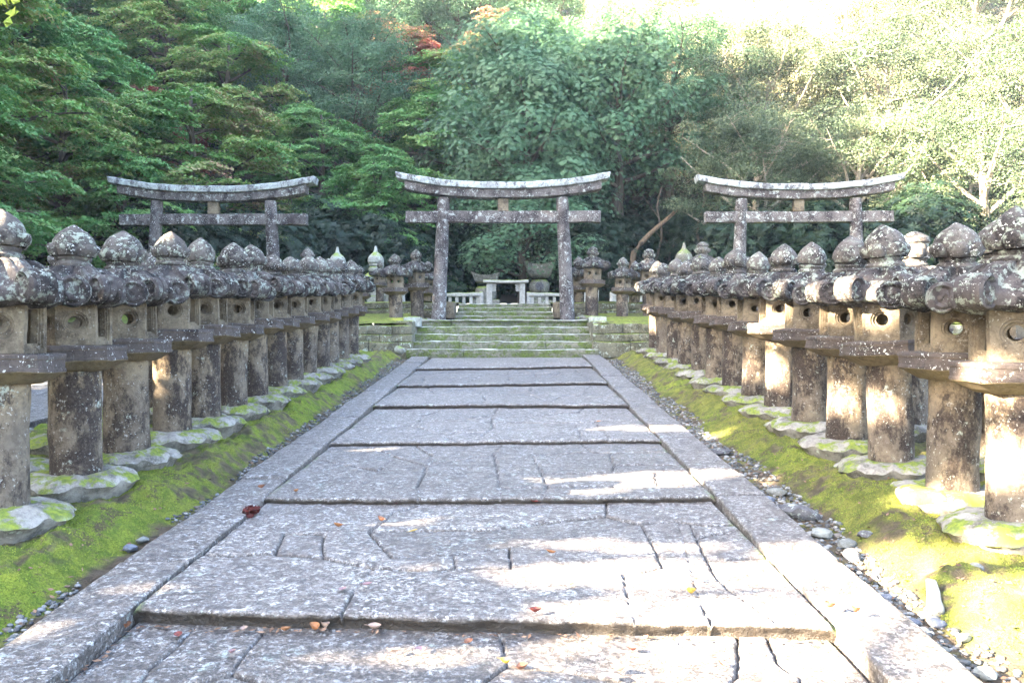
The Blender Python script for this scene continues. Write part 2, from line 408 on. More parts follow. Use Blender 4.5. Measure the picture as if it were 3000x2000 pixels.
def firebox_mb():
    mb = MB(); s = 0.275; ap = s * math.cos(R(30)); ht = 0.36
    for k in range(6):
        fa = 60 * k
        if k in (0, 3):
            hw, hh = 0.075, 0.115
            def hole(a, hw=hw, hh=hh):
                c, sn = math.cos(a), math.sin(a); t = min(hw / max(1e-6, abs(c)), hh / max(1e-6, abs(sn))); return (t * c, t * sn - 0.0)
            p = panel(s, ht, hole, [(1.28, 0.0), (1.27, 0.014), (1.13, 0.014), (1.12, 0.028), (1.0, 0.028)], 0.075)
        else:
            def hole(a): return (0.050 * math.cos(a), 0.050 * math.sin(a))
            def hr(a): return hole(a)
            p = panel(s, ht, hole, [(1.72, 0.0), (1.66, 0.012), (1.38, 0.014), (1.30, 0.032), (1.0, 0.036)], 0.075)
        # y out = -y ; move out to apothem, turn so that -y faces fa
        Mx = Matrix.Rotation(R(fa + 90), 4, 'Z') @ Matrix.Translation((0, -ap, ht / 2))
        mb.join(p.xf(Mx))
    # floor and roof inside
    mb.join(hexprism([(0.24, 0.0), (0.24, 0.012)], 1)); mb.join(hexprism([(0.24, ht - 0.012), (0.24, ht)], 1))
    return mb

def cap_mb(seed):
    """hexagonal hipped roof with ribs that run out into curled corners"""
    rnd = random.Random(seed)
    n = 180; V = []; F = []
    jit = [rnd.uniform(-0.012, 0.012) for _ in range(6)]
    sst = lambda a, b, x: (lambda t: t * t * (3 - 2 * t))(max(0, min(1, (x - a) / (b - a))))
    def edge(a):          # distance to the eave at angle a (corners at 30+60k)
        b = ((math.degrees(a) - 30) % 60) / 60.0; c = abs(b - 0.5) * 2       # 1 at corner, 0 mid side
        return 0.365 + 0.045 * c ** 2.0, c, (0.5 - abs(b - 0.5)) * R(60)
    def ztop(t, c, rr, da):
        z = 0.292 - 0.03 * t - 0.175 * t ** 1.8
        lat = rr * math.sin(min(da, R(30)))
        rib = sst(0.088, 0.072, lat) * sst(0.28, 0.5, t)
        gr = 0.008 * (max(0, 1 - abs(lat - 0.035) / 0.008)) * sst(0.3, 0.5, t)
        return z + 0.052 * rib - gr * 1.6 - 0.026 * (1 - c) * t ** 3
    tops = [0.0, 0.2, 0.3, 0.36, 0.43, 0.5, 0.56, 0.62, 0.68, 0.74, 0.79, 0.84, 0.88, 0.92, 0.96, 0.985, 1.0]
    rings = []
    for t in tops:
        rg = []
        for i in range(n):
            a = 2 * PI * i / n; e, c, da = edge(a); rr = max(0.10, e * t) if t > 0 else 0.10
            rg.append((rr * math.cos(a), rr * math.sin(a), ztop(t, c, rr, da)))
        rings.append(rg)
    for (f, dz) in ((1.015, -0.012), (1.018, -0.045), (1.005, -0.075), (0.97, -0.086), (0.80, -0.11), (0.62, -0.115)):
        rg = []
        for i in range(n):
            a = 2 * PI * i / n; e, c, da = edge(a)
            rg.append((e * f * math.cos(a), e * f * math.sin(a), ztop(1.0, c, e, 1) + dz))
        rings.append(rg)
    for rg in rings: V += rg
    for k in range(len(rings) - 1):
        for i in range(n):
            j = (i + 1) % n
            F.append((k * n + j, k * n + i, (k + 1) * n + i, (k + 1) * n + j))
    F.append(tuple(range(n))); F.append(tuple((len(rings) - 1) * n + i for i in range(n - 1, -1, -1)))
    mb = MB().add(V, F)
    # curls: drum lying across each corner, dished ends with a spiral
    for k in range(6):
        a0 = R(30 + 60 * k); cs = MB(); V = []; F = []; m = 28
        rd = 0.106 + jit[k] * 0.5
        prof = [(-0.90, 0.03, 0.0), (-0.90, 0.35, 0), (-0.92, 0.6, 0), (-0.97, 0.8, 0), (-1.0, 0.9, 0), (-0.93, 1.0, 0), (-0.62, 1.03, 0), (-0.40, 1.0, 0), (-0.34, 0.965, 0), (-0.28, 1.02, 0),
                (0, 1.045, 0), (0.28, 1.02, 0), (0.34, 0.965, 0), (0.40, 1.0, 0), (0.62, 1.03, 0), (0.93, 1.0, 0), (1.0, 0.9, 0), (0.97, 0.8, 0), (0.92, 0.6, 0), (0.90, 0.35, 0), (0.90, 0.03, 0)]
        hw = 0.084
        for (tx, fr, _) in prof:
            for i in range(m):
                ph = 2 * PI * i / m
                r_ = rd * fr * (1 + 0.05 * math.cos(ph - 0.6))
                ax = tx * hw
                if fr < 0.85: ax += (1 if tx > 0 else -1) * 0.014 * math.cos(ph - fr * 9.0)   # spiral ridge
                V.append((r_ * math.cos(ph), ax, r_ * math.sin(ph)))
        for p_ in range(len(prof) - 1):
            for i in range(m):
                j = (i + 1) % m
                F.append((p_ * m + i, p_ * m + j, (p_ + 1) * m + j, (p_ + 1) * m + i))
        F.append(tuple(range(m))); F.append(tuple((len(prof) - 1) * m + i for i in range(m - 1, -1, -1)))
        cs.add(V, F)
        cs.xf(Matrix.Rotation(a0, 4, 'Z') @ Matrix.Translation((0.425 + jit[k], 0, 0.072 + jit[k])) @ Matrix.Rotation(R(rnd.uniform(-4, 4)), 4, 'Z'))
        mb.join(cs)
    return mb.rough(0.007, 6, seed, 0.004)

def finial_mb(kind, seed):
    mb = lathe([(0.15, 0.0), (0.155, 0.02), (0.14, 0.035), (0.125, 0.045), (0.135, 0.06), (0.14, 0.075), (0.12, 0.09)], 32)
    if kind == 2:   # squat, weathered block with a worn top
        pr = [(0.11, 0.08), (0.145, 0.10), (0.155, 0.15), (0.145, 0.20), (0.135, 0.23), (0.15, 0.25), (0.14, 0.29), (0.08, 0.335), (0.03, 0.36), (0.005, 0.365)]
    else:
        pr = [(0.09, 0.075), (0.145, 0.10), (0.163, 0.14), (0.165, 0.18), (0.155, 0.22), (0.133, 0.26), (0.10, 0.295), (0.06, 0.325), (0.022, 0.35), (0.004, 0.36)]
    mb.join(lathe(pr, 36))
    if kind != 1:
        nP = 6
        for k in range(nP):     # petals hugging the lower half of the bud
            a0 = 2 * PI * (k + (0.5 if kind == 2 else 0)) / nP; V = []; F = []; nu, nv = 9, 8
            for v in range(nv + 1):
                tv = v / nv; z = 0.085 + 0.115 * tv
                for u in range(nu + 1):
                    tu = (u / nu - 0.5) * 2
                    wid = math.sqrt(max(0, 1 - (max(0, tv - 0.35) / 0.65) ** 2))
                    ang = a0 + tu * wid * (PI / nP) * 0.95
                    r = 0.138 + 0.05 * math.sin(PI * min(1, tv * 0.62 + 0.12)) - 0.036 * (tu ** 4) + 0.012
                    if v in (nv,): r -= 0.03
                    V.append((r * math.cos(ang), r * math.sin(ang), z))
            for v in range(nv):
                for u in range(nu):
                    b = v * (nu + 1) + u; F.append((b, b + 1, b + nu + 2, b + nu + 1))
            mb.add(V, F)
    return mb.rough(0.016, 5, seed, 0.004)

def pedestal_mb(seed):
    rnd = random.Random(seed); nP = rnd.choice([8, 9, 10]); ph = rnd.uniform(0, 1); n = 120
    prof = [(0.40, -0.26), (0.455, -0.17), (0.50, -0.115), (0.53, -0.085), (0.50, -0.055), (0.44, -0.028), (0.37, -0.008), (0.30, -0.002), (0.24, -0.012), (0.20, -0.012), (0.05, -0.012)]
    def fn(r, z, a, k):
        c = math.cos(nP * (a + ph)); c2 = abs(math.sin(nP * (a + ph) / 2))
        if k < 2: r = r + 0.018 * c
        if 2 <= k <= 7:
            q = [0, 0, .4, 1, .9, .7, .5, .25][k]
            r = r + 0.024 * q * c; z = z + 0.034 * q * (c2 - 0.6) + 0.012 * q * math.cos(2 * nP * (a + ph))
        return r, z
    return lathe(prof, n, fn).rough(0.024, 3.5, seed, 0.010)

def platform_mb(seed):
    mb = hexprism([(0.18, 0.795), (0.245, 0.80), (0.31, 0.83), (0.385, 0.872), (0.398, 0.876), (0.403, 0.882), (0.403, 0.902), (0.396, 0.905), (0.396, 0.965), (0.403, 0.968), (0.403, 0.99), (0.396, 0.997), (0.30, 1.004), (0.05, 1.004)], 7)
    return mb.rough(0.012, 5, seed, 0.004)

def lantern(seed, fk):
    root = empty('stone_lantern')
    pedestal_mb(seed).xf(Matrix.Diagonal((0.87, 0.87, 1, 1))).build('pedestal', M['pedestal'], root)
    colp = [(0.188, -0.02)] + [(0.188 - 0.005 * math.sin(PI * k / 8), 0.80 * k / 8) for k in range(9)] + [(0.186, 0.806)]
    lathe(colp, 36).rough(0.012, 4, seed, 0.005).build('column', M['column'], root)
    pf = platform_mb(seed).build('platform', M['plat'], root); pf.data.materials.append(M['tan'])
    for p in pf.data.polygons:
        if p.normal.z < -0.35: p.material_index = 1
    fb = firebox_mb(); fb.rough(0.006, 7, seed, 0.002)
    fb.build('firebox', M['box'], root, smooth=False, loc=(0, 0, 1.003))
    cap_mb(seed).build('cap', M['cap'], root, loc=(0, 0, 1.352))
    finial_mb(fk, seed).build('finial', M['finial'], root, loc=(0, 0, 1.352 + 0.278))
    return root
PROTO = [lantern(1, 0), lantern(2, 0), lantern(3, 1), lantern(4, 2), lantern(5, 0)]
used = set()
rl = random.Random(12)
KID = {}
def place_lantern(x, y, z, label, group, kind=None, s=1.0, rz=None, ped=True):
    k = rl.choice([0, 0, 1, 1, 4, 2]) if kind is None else kind
    if k not in used: o = PROTO[k]; used.add(k)
    else: o = copy_tree(PROTO[k])
    o.location = (x, y, z); o.scale = (s, s, s)
    o.rotation_euler = (R(rl.uniform(-1.3, 1.3)), R(rl.uniform(-1.3, 1.3)), R(rl.uniform(-6, 6) if rz is None else rz))
    for c in [q for q in COL.objects if q.parent == o]:
        if c.name.startswith('pedestal'): c.rotation_euler = (0, 0, rl.uniform(-0.3, 0.3))
        if c.name.startswith('cap'): c.rotation_euler = (R(rl.uniform(-1.2, 1.2)), R(rl.uniform(-1.2, 1.2)), R(60 * rl.randrange(6) + rl.uniform(-3, 3)))
        if c.name.startswith('column'): c.rotation_euler = (0, 0, rl.uniform(0, 6)); q = rl.uniform(0.95, 1.06); c.scale = (q, q, 1)
        if c.name.startswith('platform'): q = rl.uniform(0.97, 1.04); c.scale = (q, q, 1); c.rotation_euler = (0, 0, R(rl.uniform(-4, 4)))
        if c.name.startswith('finial'):
            c.rotation_euler = (R(rl.uniform(-2, 2)), R(rl.uniform(-2, 2)), rl.uniform(0, 6)); q = rl.uniform(0.92, 1.06); c.scale = (q, q, q * rl.uniform(0.95, 1.05))
    tag(o, label, 'stone lantern', group)
    return o
ORD = ['nearest', 'second', 'third', 'fourth', 'fifth', 'sixth', 'seventh', 'eighth', 'ninth', 'tenth', 'eleventh', 'twelfth', 'thirteenth', 'fourteenth', 'fifteenth']
Lx = [(-8, 5.46), (173, 6.43), (290, 7.28), (395, 8.24), (466, 9.06), (530, 9.94), (583, 10.8), (628, 11.7), (670, 12.6), (703, 13.5), (733, 14.4), (757, 15.2), (780, 16.1), (803, 17.0)]
LF = {0: 'with sun on one side of its pointed bud', 1: 'with sunlit curl and wide mossy lotus base', 2: 'with petalled bud and mossy base', 3: 'with warm patch of sun on its column', 4: 'with plain round grey bud', 5: 'with pale speckled column'}
kinds = [0, 1, 4, 0, 2, 1, 4, 0, 1, 2, 0, 4, 1, 2]
for i, (px, d) in enumerate(Lx):
    lab = '%s stone lantern of the left row%s' % (ORD[i], ', ' + LF[i] if i in LF else ', counted from the front along the mossy bank')
    if i == 0: lab = 'nearest stone lantern of the left row, cut off by the left edge'
    if i == 13: lab = 'last stone lantern of the left front row, beside the retaining wall'
    place_lantern((px - 1185) / 1882 * d, d, P(d) + 0.03, lab, 'stone lanterns in the left front row', kinds[i], [1.0, 0.98][i] if i < 2 else rl.uniform(0.955, 1.01))
Rx = [(2337, 5.27), (2185, 6.08), (2045, 7.07), (1943, 8.02), (1857, 9.05), (1790, 10.05), (1735, 11.05), (1688, 12.08), (1648, 13.1), (1612, 14.2), (1580, 15.4), (1553, 16.5), (1527, 17.8), (1508, 18.9)]
RF = {0: 'cut by the right edge', 1: 'with dark column and grey lotus base', 2: 'with sunlit tan column', 3: 'with half sunlit column', 4: 'with dark shaded column', 5: 'its column brightly sunlit', 6: 'with tan patch of sun low on its column'}
kinds = [0, 1, 4, 2, 2, 0, 2, 1, 2, 0, 4, 1, 2, 0]
for i, (px, d) in enumerate(Rx):
    lab = '%s stone lantern of the right row, %s' % (ORD[i], RF.get(i, 'counted from the front along the mossy bank'))
    if i == 13: lab = 'last stone lantern of the right front row, close to the retaining wall'
    place_lantern((px - 1185) / 1882 * d, d, P(d), lab, 'stone lanterns in the right front row', kinds[i], [1.0, 0.985, 1.0, 0.98, 0.99, 1.0, 0.975, 1, 0.98, 1.01, 0.97, 1, 0.98, 1][i])
BL = [(6.95, 0), (8.15, 1), (9.95, 0), (11.3, 2), (12.6, 3), (13.9, 1), (15.3, 3), (16.6, 0), (17.9, 1)]
for i, (d, k) in enumerate(BL):
    place_lantern(-4.42, d, P(d) , '%s stone lantern of the back row behind the left row, only bud and gaps showing' % ORD[i], 'stone lanterns in the back row on the left', k, rl.uniform(0.95, 1.02))
BR = [(5.6, 1), (7.2, 0), (8.9, 3), (10.35, 1), (11.8, 3), (13.3, 0), (14.9, 3), (16.5, 3), (18.2, 1)]
for i, (d, k) in enumerate(BR):
    place_lantern(4.25, d, P(d), '%s stone lantern of the back row behind the right row, only bud and gaps showing' % ORD[i], 'stone lanterns in the back row on the right', k, rl.uniform(0.97, 1.03))
# ---- terrace lanterns: (x px, base y px, top y px, depth, kind, label)
TL = [(959, 731, 573, 22.7, 2, 'stone lantern on the terrace just left of the middle gate'),
      (910, 741, 582, 22.2, 0, 'stone lantern on the terrace second to the left of the middle gate'),
      (985, 732, 600, 24.9, 1, 'stone lantern half hidden behind the left post of the middle gate'),
      (872, 700, 600, 25.6, 2, 'small pale stone lantern on the upper terrace, behind the end of the left row'),
      (826, 741, 607, 22.6, 1, 'stone lantern on the terrace with a low round platform, beyond the left row'),
      (1359, 725, 563, 22.7, 3, 'tall stone lantern on the terrace just right of the middle gate'),
      (1329, 726, 590, 24.2, 1, 'stone lantern behind the right post of the middle gate'),
      (1429, 733, 591, 22.5, 0, 'stone lantern with rounded bud on the right terrace'),
      (1456, 733, 598, 24.4, 2, 'stone lantern behind the round-budded one on the right terrace'),
      (1493, 735, 568, 23.0, 3, 'tall pale-topped stone lantern beyond the end of the right row'),
      (705, 745, 567, 22.6, 0, 'tall stone lantern rising above the buds of the left row'),
      (1610, 735, 556, 23.2, 3, 'square-topped stone lantern rising above the right row')]
for (px, by, ty, d, k, lab) in TL:
    x, _, zt = PX(px, ty, d); zb = EYE + (784 - by) / 1882 * d
    s = (zt - zb) / 1.99
    place_lantern(x, d, zb, lab, 'stone lanterns on the terrace', k, s, rz=rl.uniform(-6, 6))

# ------------------------------------------------------------------ torii gates
def torii(xc, y, zb, sep_b, sep_t, H, lab, tw=0.0):
    root = empty('torii_gate', (xc, y, zb))
    for s in (-1, 1):
        pts = [(s * (sep_b / 2 + (sep_t - sep_b) / 2 * k / 10), 0, -0.1 + (H + 0.1) * k / 10) for k in range(11)]
        rad = [0.20 - 0.035 * k / 10 for k in range(11)]
        pts.append((pts[-1][0], 0, H + 0.03)); rad.append(0.155)
        tube(pts, rad, 24).rough(0.010, 2.5, s + xc, 0.005).build('post', M['torii'], root)
    zt = H
    half = 2.9
    def sweep(z0): 
        def fn(x, y_, z):
            t = abs(x) / half
            return (x + (1 if x > 0 else -1) * max(0, t - 0.9) * (z - z0) * 1.2, y_, z + 0.285 * t ** 2.3)
        return fn
    rbox(5.30, 0.40, 0.235, 0.12, 0.02, (0, 0, zt + 0.1175), sweep(zt)).rough(0.02, 2, xc + 3, 0.004).build('lower_lintel', M['torii'], root)
    # upper lintel: pitched top, ends cut aslant
    def kf(x, y_, z):
        x, y_, z = sweep(zt + 0.22)(x, y_, z)
        t = abs(x) / half
        if z > zt + 0.36 + 0.285 * t ** 2.3: z -= abs(y_) * 0.12
        return (x + (1 if x > 0 else -1) * max(0, t - 0.95) * (z - zt - 0.45) * 2.0, y_, z)
    rbox(5.72, 0.56, 0.21, 0.12, 0.018, (0, 0, zt + 0.237 + 0.105), kf).rough(0.02, 2, xc + 5, 0.004).build('upper_lintel', M['beam'], root)
    rbox(5.30, 0.24, 0.31, 0.12, 0.02, (0, 0, H - 0.50)).rough(0.02, 2, xc + 7, 0.004).build('tie_beam', M['torii'], root)
    rbox(0.30, 0.20, 0.34, 0.08, 0.02, (0, 0, H - 0.175)).rough(0.01, 3, xc, 0.003).build('centre_strut', M['box'], root)
    tag(root, lab, 'torii gate', 'stone torii gates')
    root.rotation_euler = (0, 0, tw)
    return root
torii(-0.35, 22.3, 2.14, 3.52, 3.22, 3.24, 'middle stone torii gate standing at the top of the mossy steps')
torii(-8.55, 23.15, 2.25, 3.52, 3.22, 3.19, 'left stone torii gate against the maples, darkest lintel')
torii(8.05, 23.4, 2.30, 3.44, 3.20, 3.24, 'right stone torii gate, palest of the three, before the sunlit trees', tw=R(-2))

# ------------------------------------------------------------------ the paved path: terraces of irregular slabs
XL, XR = -2.05, 1.63
RIS = [(4.34, 4.165), (6.58, 6.67), (8.92, 9.12), (11.67, 11.75), (13.94, 14.37), (16.7, 17.3), (19.72, 19.8)]
def ry(k, x):
    a, b = RIS[k]; return a + (b - a) * (x - XL) / (XR - XL)
ZO = -0.23
def w2(px, py, off=1.74):      # photo pixel -> point on the paving (plan)
    d = off * 1882 / (py - 650); return ((px - 1185) / 1882 * d, d)
CR = {
 0: [[(438,1432),(400,1480),(345,1520),(312,1567),(280,1620)], [(604,1434),(560,1486),(529,1535)], [(529,1535),(590,1551),(655,1568),(700,1600)], [(1157,1453),(1171,1509),(1113,1546),(1029,1565),(900,1590)],
     [(1693,1439),(1693,1532),(1660,1580)], [(1765,1446),(1786,1507),(1833,1535),(1860,1590)], [(1171,1509),(1300,1522),(1480,1560),(1660,1580)], [(529,1535),(420,1560),(300,1568)]],
 1: [[(783,1425),(798,1395),(812,1362)], [(468,1271),(534,1273),(625,1269),(742,1280),(853,1304),(960,1309),(1045,1304)], [(651,1220),(744,1220),(742,1280)], [(651,1220),(634,1267)],
     [(846,1215),(875,1250),(900,1278)], [(900,1278),(1040,1271),(1168,1248),(1330,1220)], [(935,1210),(1122,1206),(1229,1192),(1390,1175)], [(889,1183),(907,1164),(963,1148)], [(1040,1271),(1045,1304)],
     [(1168,1248),(1173,1299)], [(1390,1175),(1471,1194),(1553,1187),(1627,1199),(1683,1194)], [(1390,1175),(1392,1142)], [(1471,1194),(1506,1262),(1522,1299),(1431,1318),(1441,1369)],
     [(1588,1196),(1599,1227),(1674,1215)], [(1599,1227),(1623,1280),(1641,1318),(1669,1350)], [(1623,1280),(1760,1275)], [(1609,1397),(1630,1428)], [(846,1215),(889,1183)], [(1173,1299),(1045,1304)]],
 2: [[(954,1016),(991,1041)], [(899,1042),(976,1067),(1029,1057)], [(976,1067),(977,1085),(960,1120)], [(827,1072),(864,1081),(877,1074)], [(1134,1037),(1147,1104)], [(1224,1041),(1246,1087),(1259,1119)],
     [(1224,1041),(1351,1031)], [(1336,1012),(1357,1032),(1397,1034),(1540,1030)], [(1246,1087),(1404,1082),(1412,1064),(1401,1037)], [(1412,1064),(1600,1062)], [(1504,1087),(1511,1117)], [(1251,1119),(1400,1118),(1620,1117)], [(1504,1087),(1600,1085)]],
 3: [[(1057,957),(1101,952),(1131,949),(1142,932)], [(891,977),(954,974),(971,981)], [(954,974),(970,950),(1001,939)], [(1039,997),(1046,991),(1094,992)], [(1254,946),(1331,940),(1337,931)], [(1364,964),(1374,975)],
     [(1374,931),(1379,940)], [(1131,949),(1131,980),(1110,1000)], [(1331,990),(1332,1004)], [(1131,965),(1300,968),(1364,964),(1480,960)]],
 4: [[(985,887),(1000,900),(1120,904),(1180,903)], [(1103,898),(1117,920)], [(1178,893),(1220,893)], [(1216,905),(1250,920),(1275,918),(1296,905)], [(1220,884),(1222,893)], [(1342,893),(1345,900)], [(920,905),(1010,900)], [(1120,904),(1216,905)], [(1296,905),(1420,908)]],
 5: [[(973,863),(973,876)], [(1090,872),(1100,862),(1135,855)], [(1166,850),(1170,874)], [(1226,850),(1230,872)], [(1275,862),(1290,850)], [(940,857),(1020,851),(1135,855),(1290,850)], [(1325,847),(1326,852)], [(1020,865),(1060,866)]],
}
def rnd_cracks(k, r):
    out = []; a = min(RIS[k - 1] if k else (1, 1)); y0 = (ry(k - 1, 0) if k else 1.2); y1 = ry(k, 0) if k < 7 else 20
    return out
def terrace(k):
    """k=0: slabs nearer than the first step; k>=1: from step k-1 to step k"""
    N = 0
    near = (lambda x: 1.6 + 0 * x) if k == 0 else (lambda x: ry(k - 1, x))
    far = (lambda x: ry(k, x))
    ym = (float(near(0)) + float(far(0))) / 2
    s = max(0.010, ym * 0.0021) if k else 0.009
    nx = int((XR - XL + 0.0) / s); 
    ny = int((far(0) - near(0) + 0.1) / (s * (0.9 if k < 2 else 1.2)))
    U, Vv = np.meshgrid(np.linspace(0, 1, nx), np.linspace(0, 1, ny))
    X = XL + (XR - XL) * U
    edge = 0.02 * fbm(X * 3, X * 0 + k * 5.0, 3) + 0.016 * vn(X * 14, X * 0 + k)
    Y0 = near(X) + edge; Y1 = far(X) + 0.10
    Y = Y0 + (Y1 - Y0) * Vv
    if k == 0: Z = P(far(X)) + ZO - 0.085 - 0.048 * (far(X) - Y)
    else: Z = P(near(X)) + ZO + 0.048 * (Y - near(X))
    segs = []
    for line in CR.get(k, []):
        pl = [w2(a, b, 1.78 if k == 0 else 1.745) for a, b in line]
        segs += list(zip(pl[:-1], pl[1:]))
    r = random.Random(40 + k)
    hair = []; allp = [[w2(a, b, 1.78 if k == 0 else 1.745) for a, b in line] for line in CR.get(k, [])]
    fr = [(XL, near(XL)), (XR, near(XR)), (XR, far(XR)), (XL, far(XL))]; frame = [(fr[i], fr[(i + 1) % 4]) for i in range(4)]
    def shoot(p, d_, skip):
        best = 9
        for (a, b) in frame + segs + hair:
            if (a, b) in skip: continue
            ex, ey = b[0] - a[0], b[1] - a[1]; den = d_[0] * ey - d_[1] * ex
            if abs(den) < 1e-9: continue
            t = ((a[0] - p[0]) * ey - (a[1] - p[1]) * ex) / den; u = ((a[0] - p[0]) * d_[1] - (a[1] - p[1]) * d_[0]) / den
            if t > 0.004 and -0.01 <= u <= 1.01: best = min(best, t)
        return best
    for pl in allp:
        for (e0, e1) in ((pl[0], pl[1]), (pl[-1], pl[-2])):
            if min(math.hypot(e0[0] - q[0], (e0[1] - q[1]) * 0.6) for pl2 in allp if pl2 is not pl for q in pl2) < 0.02 if len(allp) > 1 else False: continue
            if not (XL < e0[0] < XR): continue
            L_ = math.hypot(e0[0] - e1[0], e0[1] - e1[1]); ang = math.atan2(e0[1] - e1[1], e0[0] - e1[0]) + r.uniform(-0.25, 0.25)
            d_ = (math.cos(ang), math.sin(ang)); sk = [sg_ for sg_ in segs if e0 in sg_]
            t = shoot(e0, d_, sk)
            if t < 3: hair.append((e0, (e0[0] + d_[0] * t, e0[1] + d_[1] * t)))
    base = np.full(X.shape, 9.0); 
    wx = 0.014 * fbm(X * 2.2, Y * 2.2, 3) + 0.012 * vn(X * 17, Y * 17); wy = 0.018 * fbm(X * 2.2 + 40, Y * 2.2, 3) + 0.016 * vn(X * 17 + 9, Y * 17)
    AX, AY = 2.3, 0.62
    for (p, q) in segs:
        px, py = p; qx, qy = q; px *= AX; qx *= AX; py *= AY; qy *= AY; dx, dy = qx - px, qy - py; L2 = dx * dx + dy * dy + 1e-9
        QX = (X + wx) * AX; QY = (Y + wy) * AY; t = np.clip(((QX - px) * dx + (QY - py) * dy) / L2, 0, 1)
        base = np.minimum(base, np.hypot(QX - px - t * dx, QY - py - t * dy))
    hb = np.full(X.shape, 9.0)
    for (p, q) in hair:
        px, py, qx, qy = p[0] * AX, p[1] * AY, q[0] * AX, q[1] * AY; dx, dy = qx - px, qy - py; L2 = dx * dx + dy * dy + 1e-9
        QX = (X + wx) * AX; QY = (Y + wy) * AY; t = np.clip(((QX - px) * dx + (QY - py) * dy) / L2, 0, 1)
        hb = np.minimum(hb, np.hypot(QX - px - t * dx, QY - py - t * dy))
    wall_ = (np.minimum(base, hb) < max(0.006, s * 0.75))
    lab_ = np.full(X.shape, -1); tone = np.zeros(X.shape); hgt = np.zeros(X.shape); st = 3
    sub = wall_[::1, ::1]; ny_, nx_ = sub.shape; cur = 0
    for j0 in range(2, ny_, 9):
        for i0 in range(2, nx_, 9):
            if sub[j0, i0] or lab_[j0, i0] >= 0: continue
            stack = [(j0, i0)]; lab_[j0, i0] = cur
            while stack:
                j, i = stack.pop()
                for jj, ii in ((j + 1, i), (j - 1, i), (j, i + 1), (j, i - 1)):
                    if 0 <= jj < ny_ and 0 <= ii < nx_ and lab_[jj, ii] < 0 and not sub[jj, ii]: lab_[jj, ii] = cur; stack.append((jj, ii))
            cur += 1
    tv = np.array([r.uniform(-1, 1) for _ in range(cur + 1)]); hv = np.array([r.uniform(-0.006, 0.006) for _ in range(cur + 1)])
    tone = np.where(lab_ >= 0, tv[np.clip(lab_, 0, cur)], 0); hgt = np.where(lab_ >= 0, hv[np.clip(lab_, 0, cur)], -0.004)
    Z = Z + hgt
    wd = (0.0015 + 0.006 * np.clip(fbm(X * 1.7 + 3, Y * 1.7, 2) + 0.4, 0, 1)) * (1 + ym * 0.03)
    ck = np.clip(1 - (base - wd) / (0.004 + s * 0.7), 0, 1); rnd_ = np.clip(1 - base / 0.05, 0, 1) ** 2
    hk = np.clip(1 - (hb - 0.0008) / (0.003 + s * 0.6), 0, 1) * 0.55; ck = np.maximum(ck, hk)
    Z = Z - 0.032 * ck - 0.008 * rnd_
    Z = Z + 0.012 * fbm(X * 1.1, Y * 1.1, 3) + 0.007 * fbm(X * 9, Y * 9, 4) + 0.0025 * vn(X * 60, Y * 60)
    # rim of each slab worn at the step edge and the sides
    fe = np.clip(1 - (Y - Y0) / 0.03, 0, 1) ** 2; Z = Z - 0.012 * fe * (k > 0)
    sd = np.minimum(X - XL, XR - X); sc = np.clip(1 - (sd - 0.012) / 0.02, 0, 1); Z = Z - 0.03 * sc
    eg = np.clip(1 - (sd / 0.07), 0, 1)
    V = np.stack([X, Y, Z], -1).reshape(-1, 3); idx = np.arange(nx * ny).reshape(ny, nx)
    F = np.stack([idx[:-1, :-1], idx[:-1, 1:], idx[1:, 1:], idx[1:, :-1]], -1).reshape(-1, 4)
    ckf = np.maximum(ck, sc).reshape(-1); egf = eg.reshape(-1)
    tof = tone.reshape(-1)
    if k > 0:     # riser below the front edge; its shade and brown stain are painted dark
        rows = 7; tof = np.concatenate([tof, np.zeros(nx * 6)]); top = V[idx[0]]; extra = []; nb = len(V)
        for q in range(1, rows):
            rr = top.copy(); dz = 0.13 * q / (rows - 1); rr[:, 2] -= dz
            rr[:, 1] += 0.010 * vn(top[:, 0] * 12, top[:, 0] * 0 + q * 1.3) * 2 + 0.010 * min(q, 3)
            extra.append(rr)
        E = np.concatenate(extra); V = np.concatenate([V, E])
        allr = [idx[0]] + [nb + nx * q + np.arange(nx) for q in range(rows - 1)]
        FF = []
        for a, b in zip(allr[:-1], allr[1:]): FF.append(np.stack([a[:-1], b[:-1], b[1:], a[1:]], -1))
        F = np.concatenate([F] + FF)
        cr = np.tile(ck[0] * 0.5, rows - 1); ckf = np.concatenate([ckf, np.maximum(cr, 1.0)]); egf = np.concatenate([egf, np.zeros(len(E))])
    return V, F, ckf, egf, tof
allT = []; allV = []; allF = []; allC = []; allE = []; nb = 0
for k in range(7):
    V, F, c, e, t_ = terrace(k); allT.append(t_); allV.append(V); allF.append(F + nb); allC.append(c); allE.append(e); nb += len(V)
o = link('paved_path', mesh('paved_path', np.concatenate(allV), np.concatenate(allF), M['paving'], attrs={'crack_and_shade': np.concatenate(allC), 'edge': np.concatenate(allE), 'tone': np.concatenate(allT)})); tag(o, kind='structure')

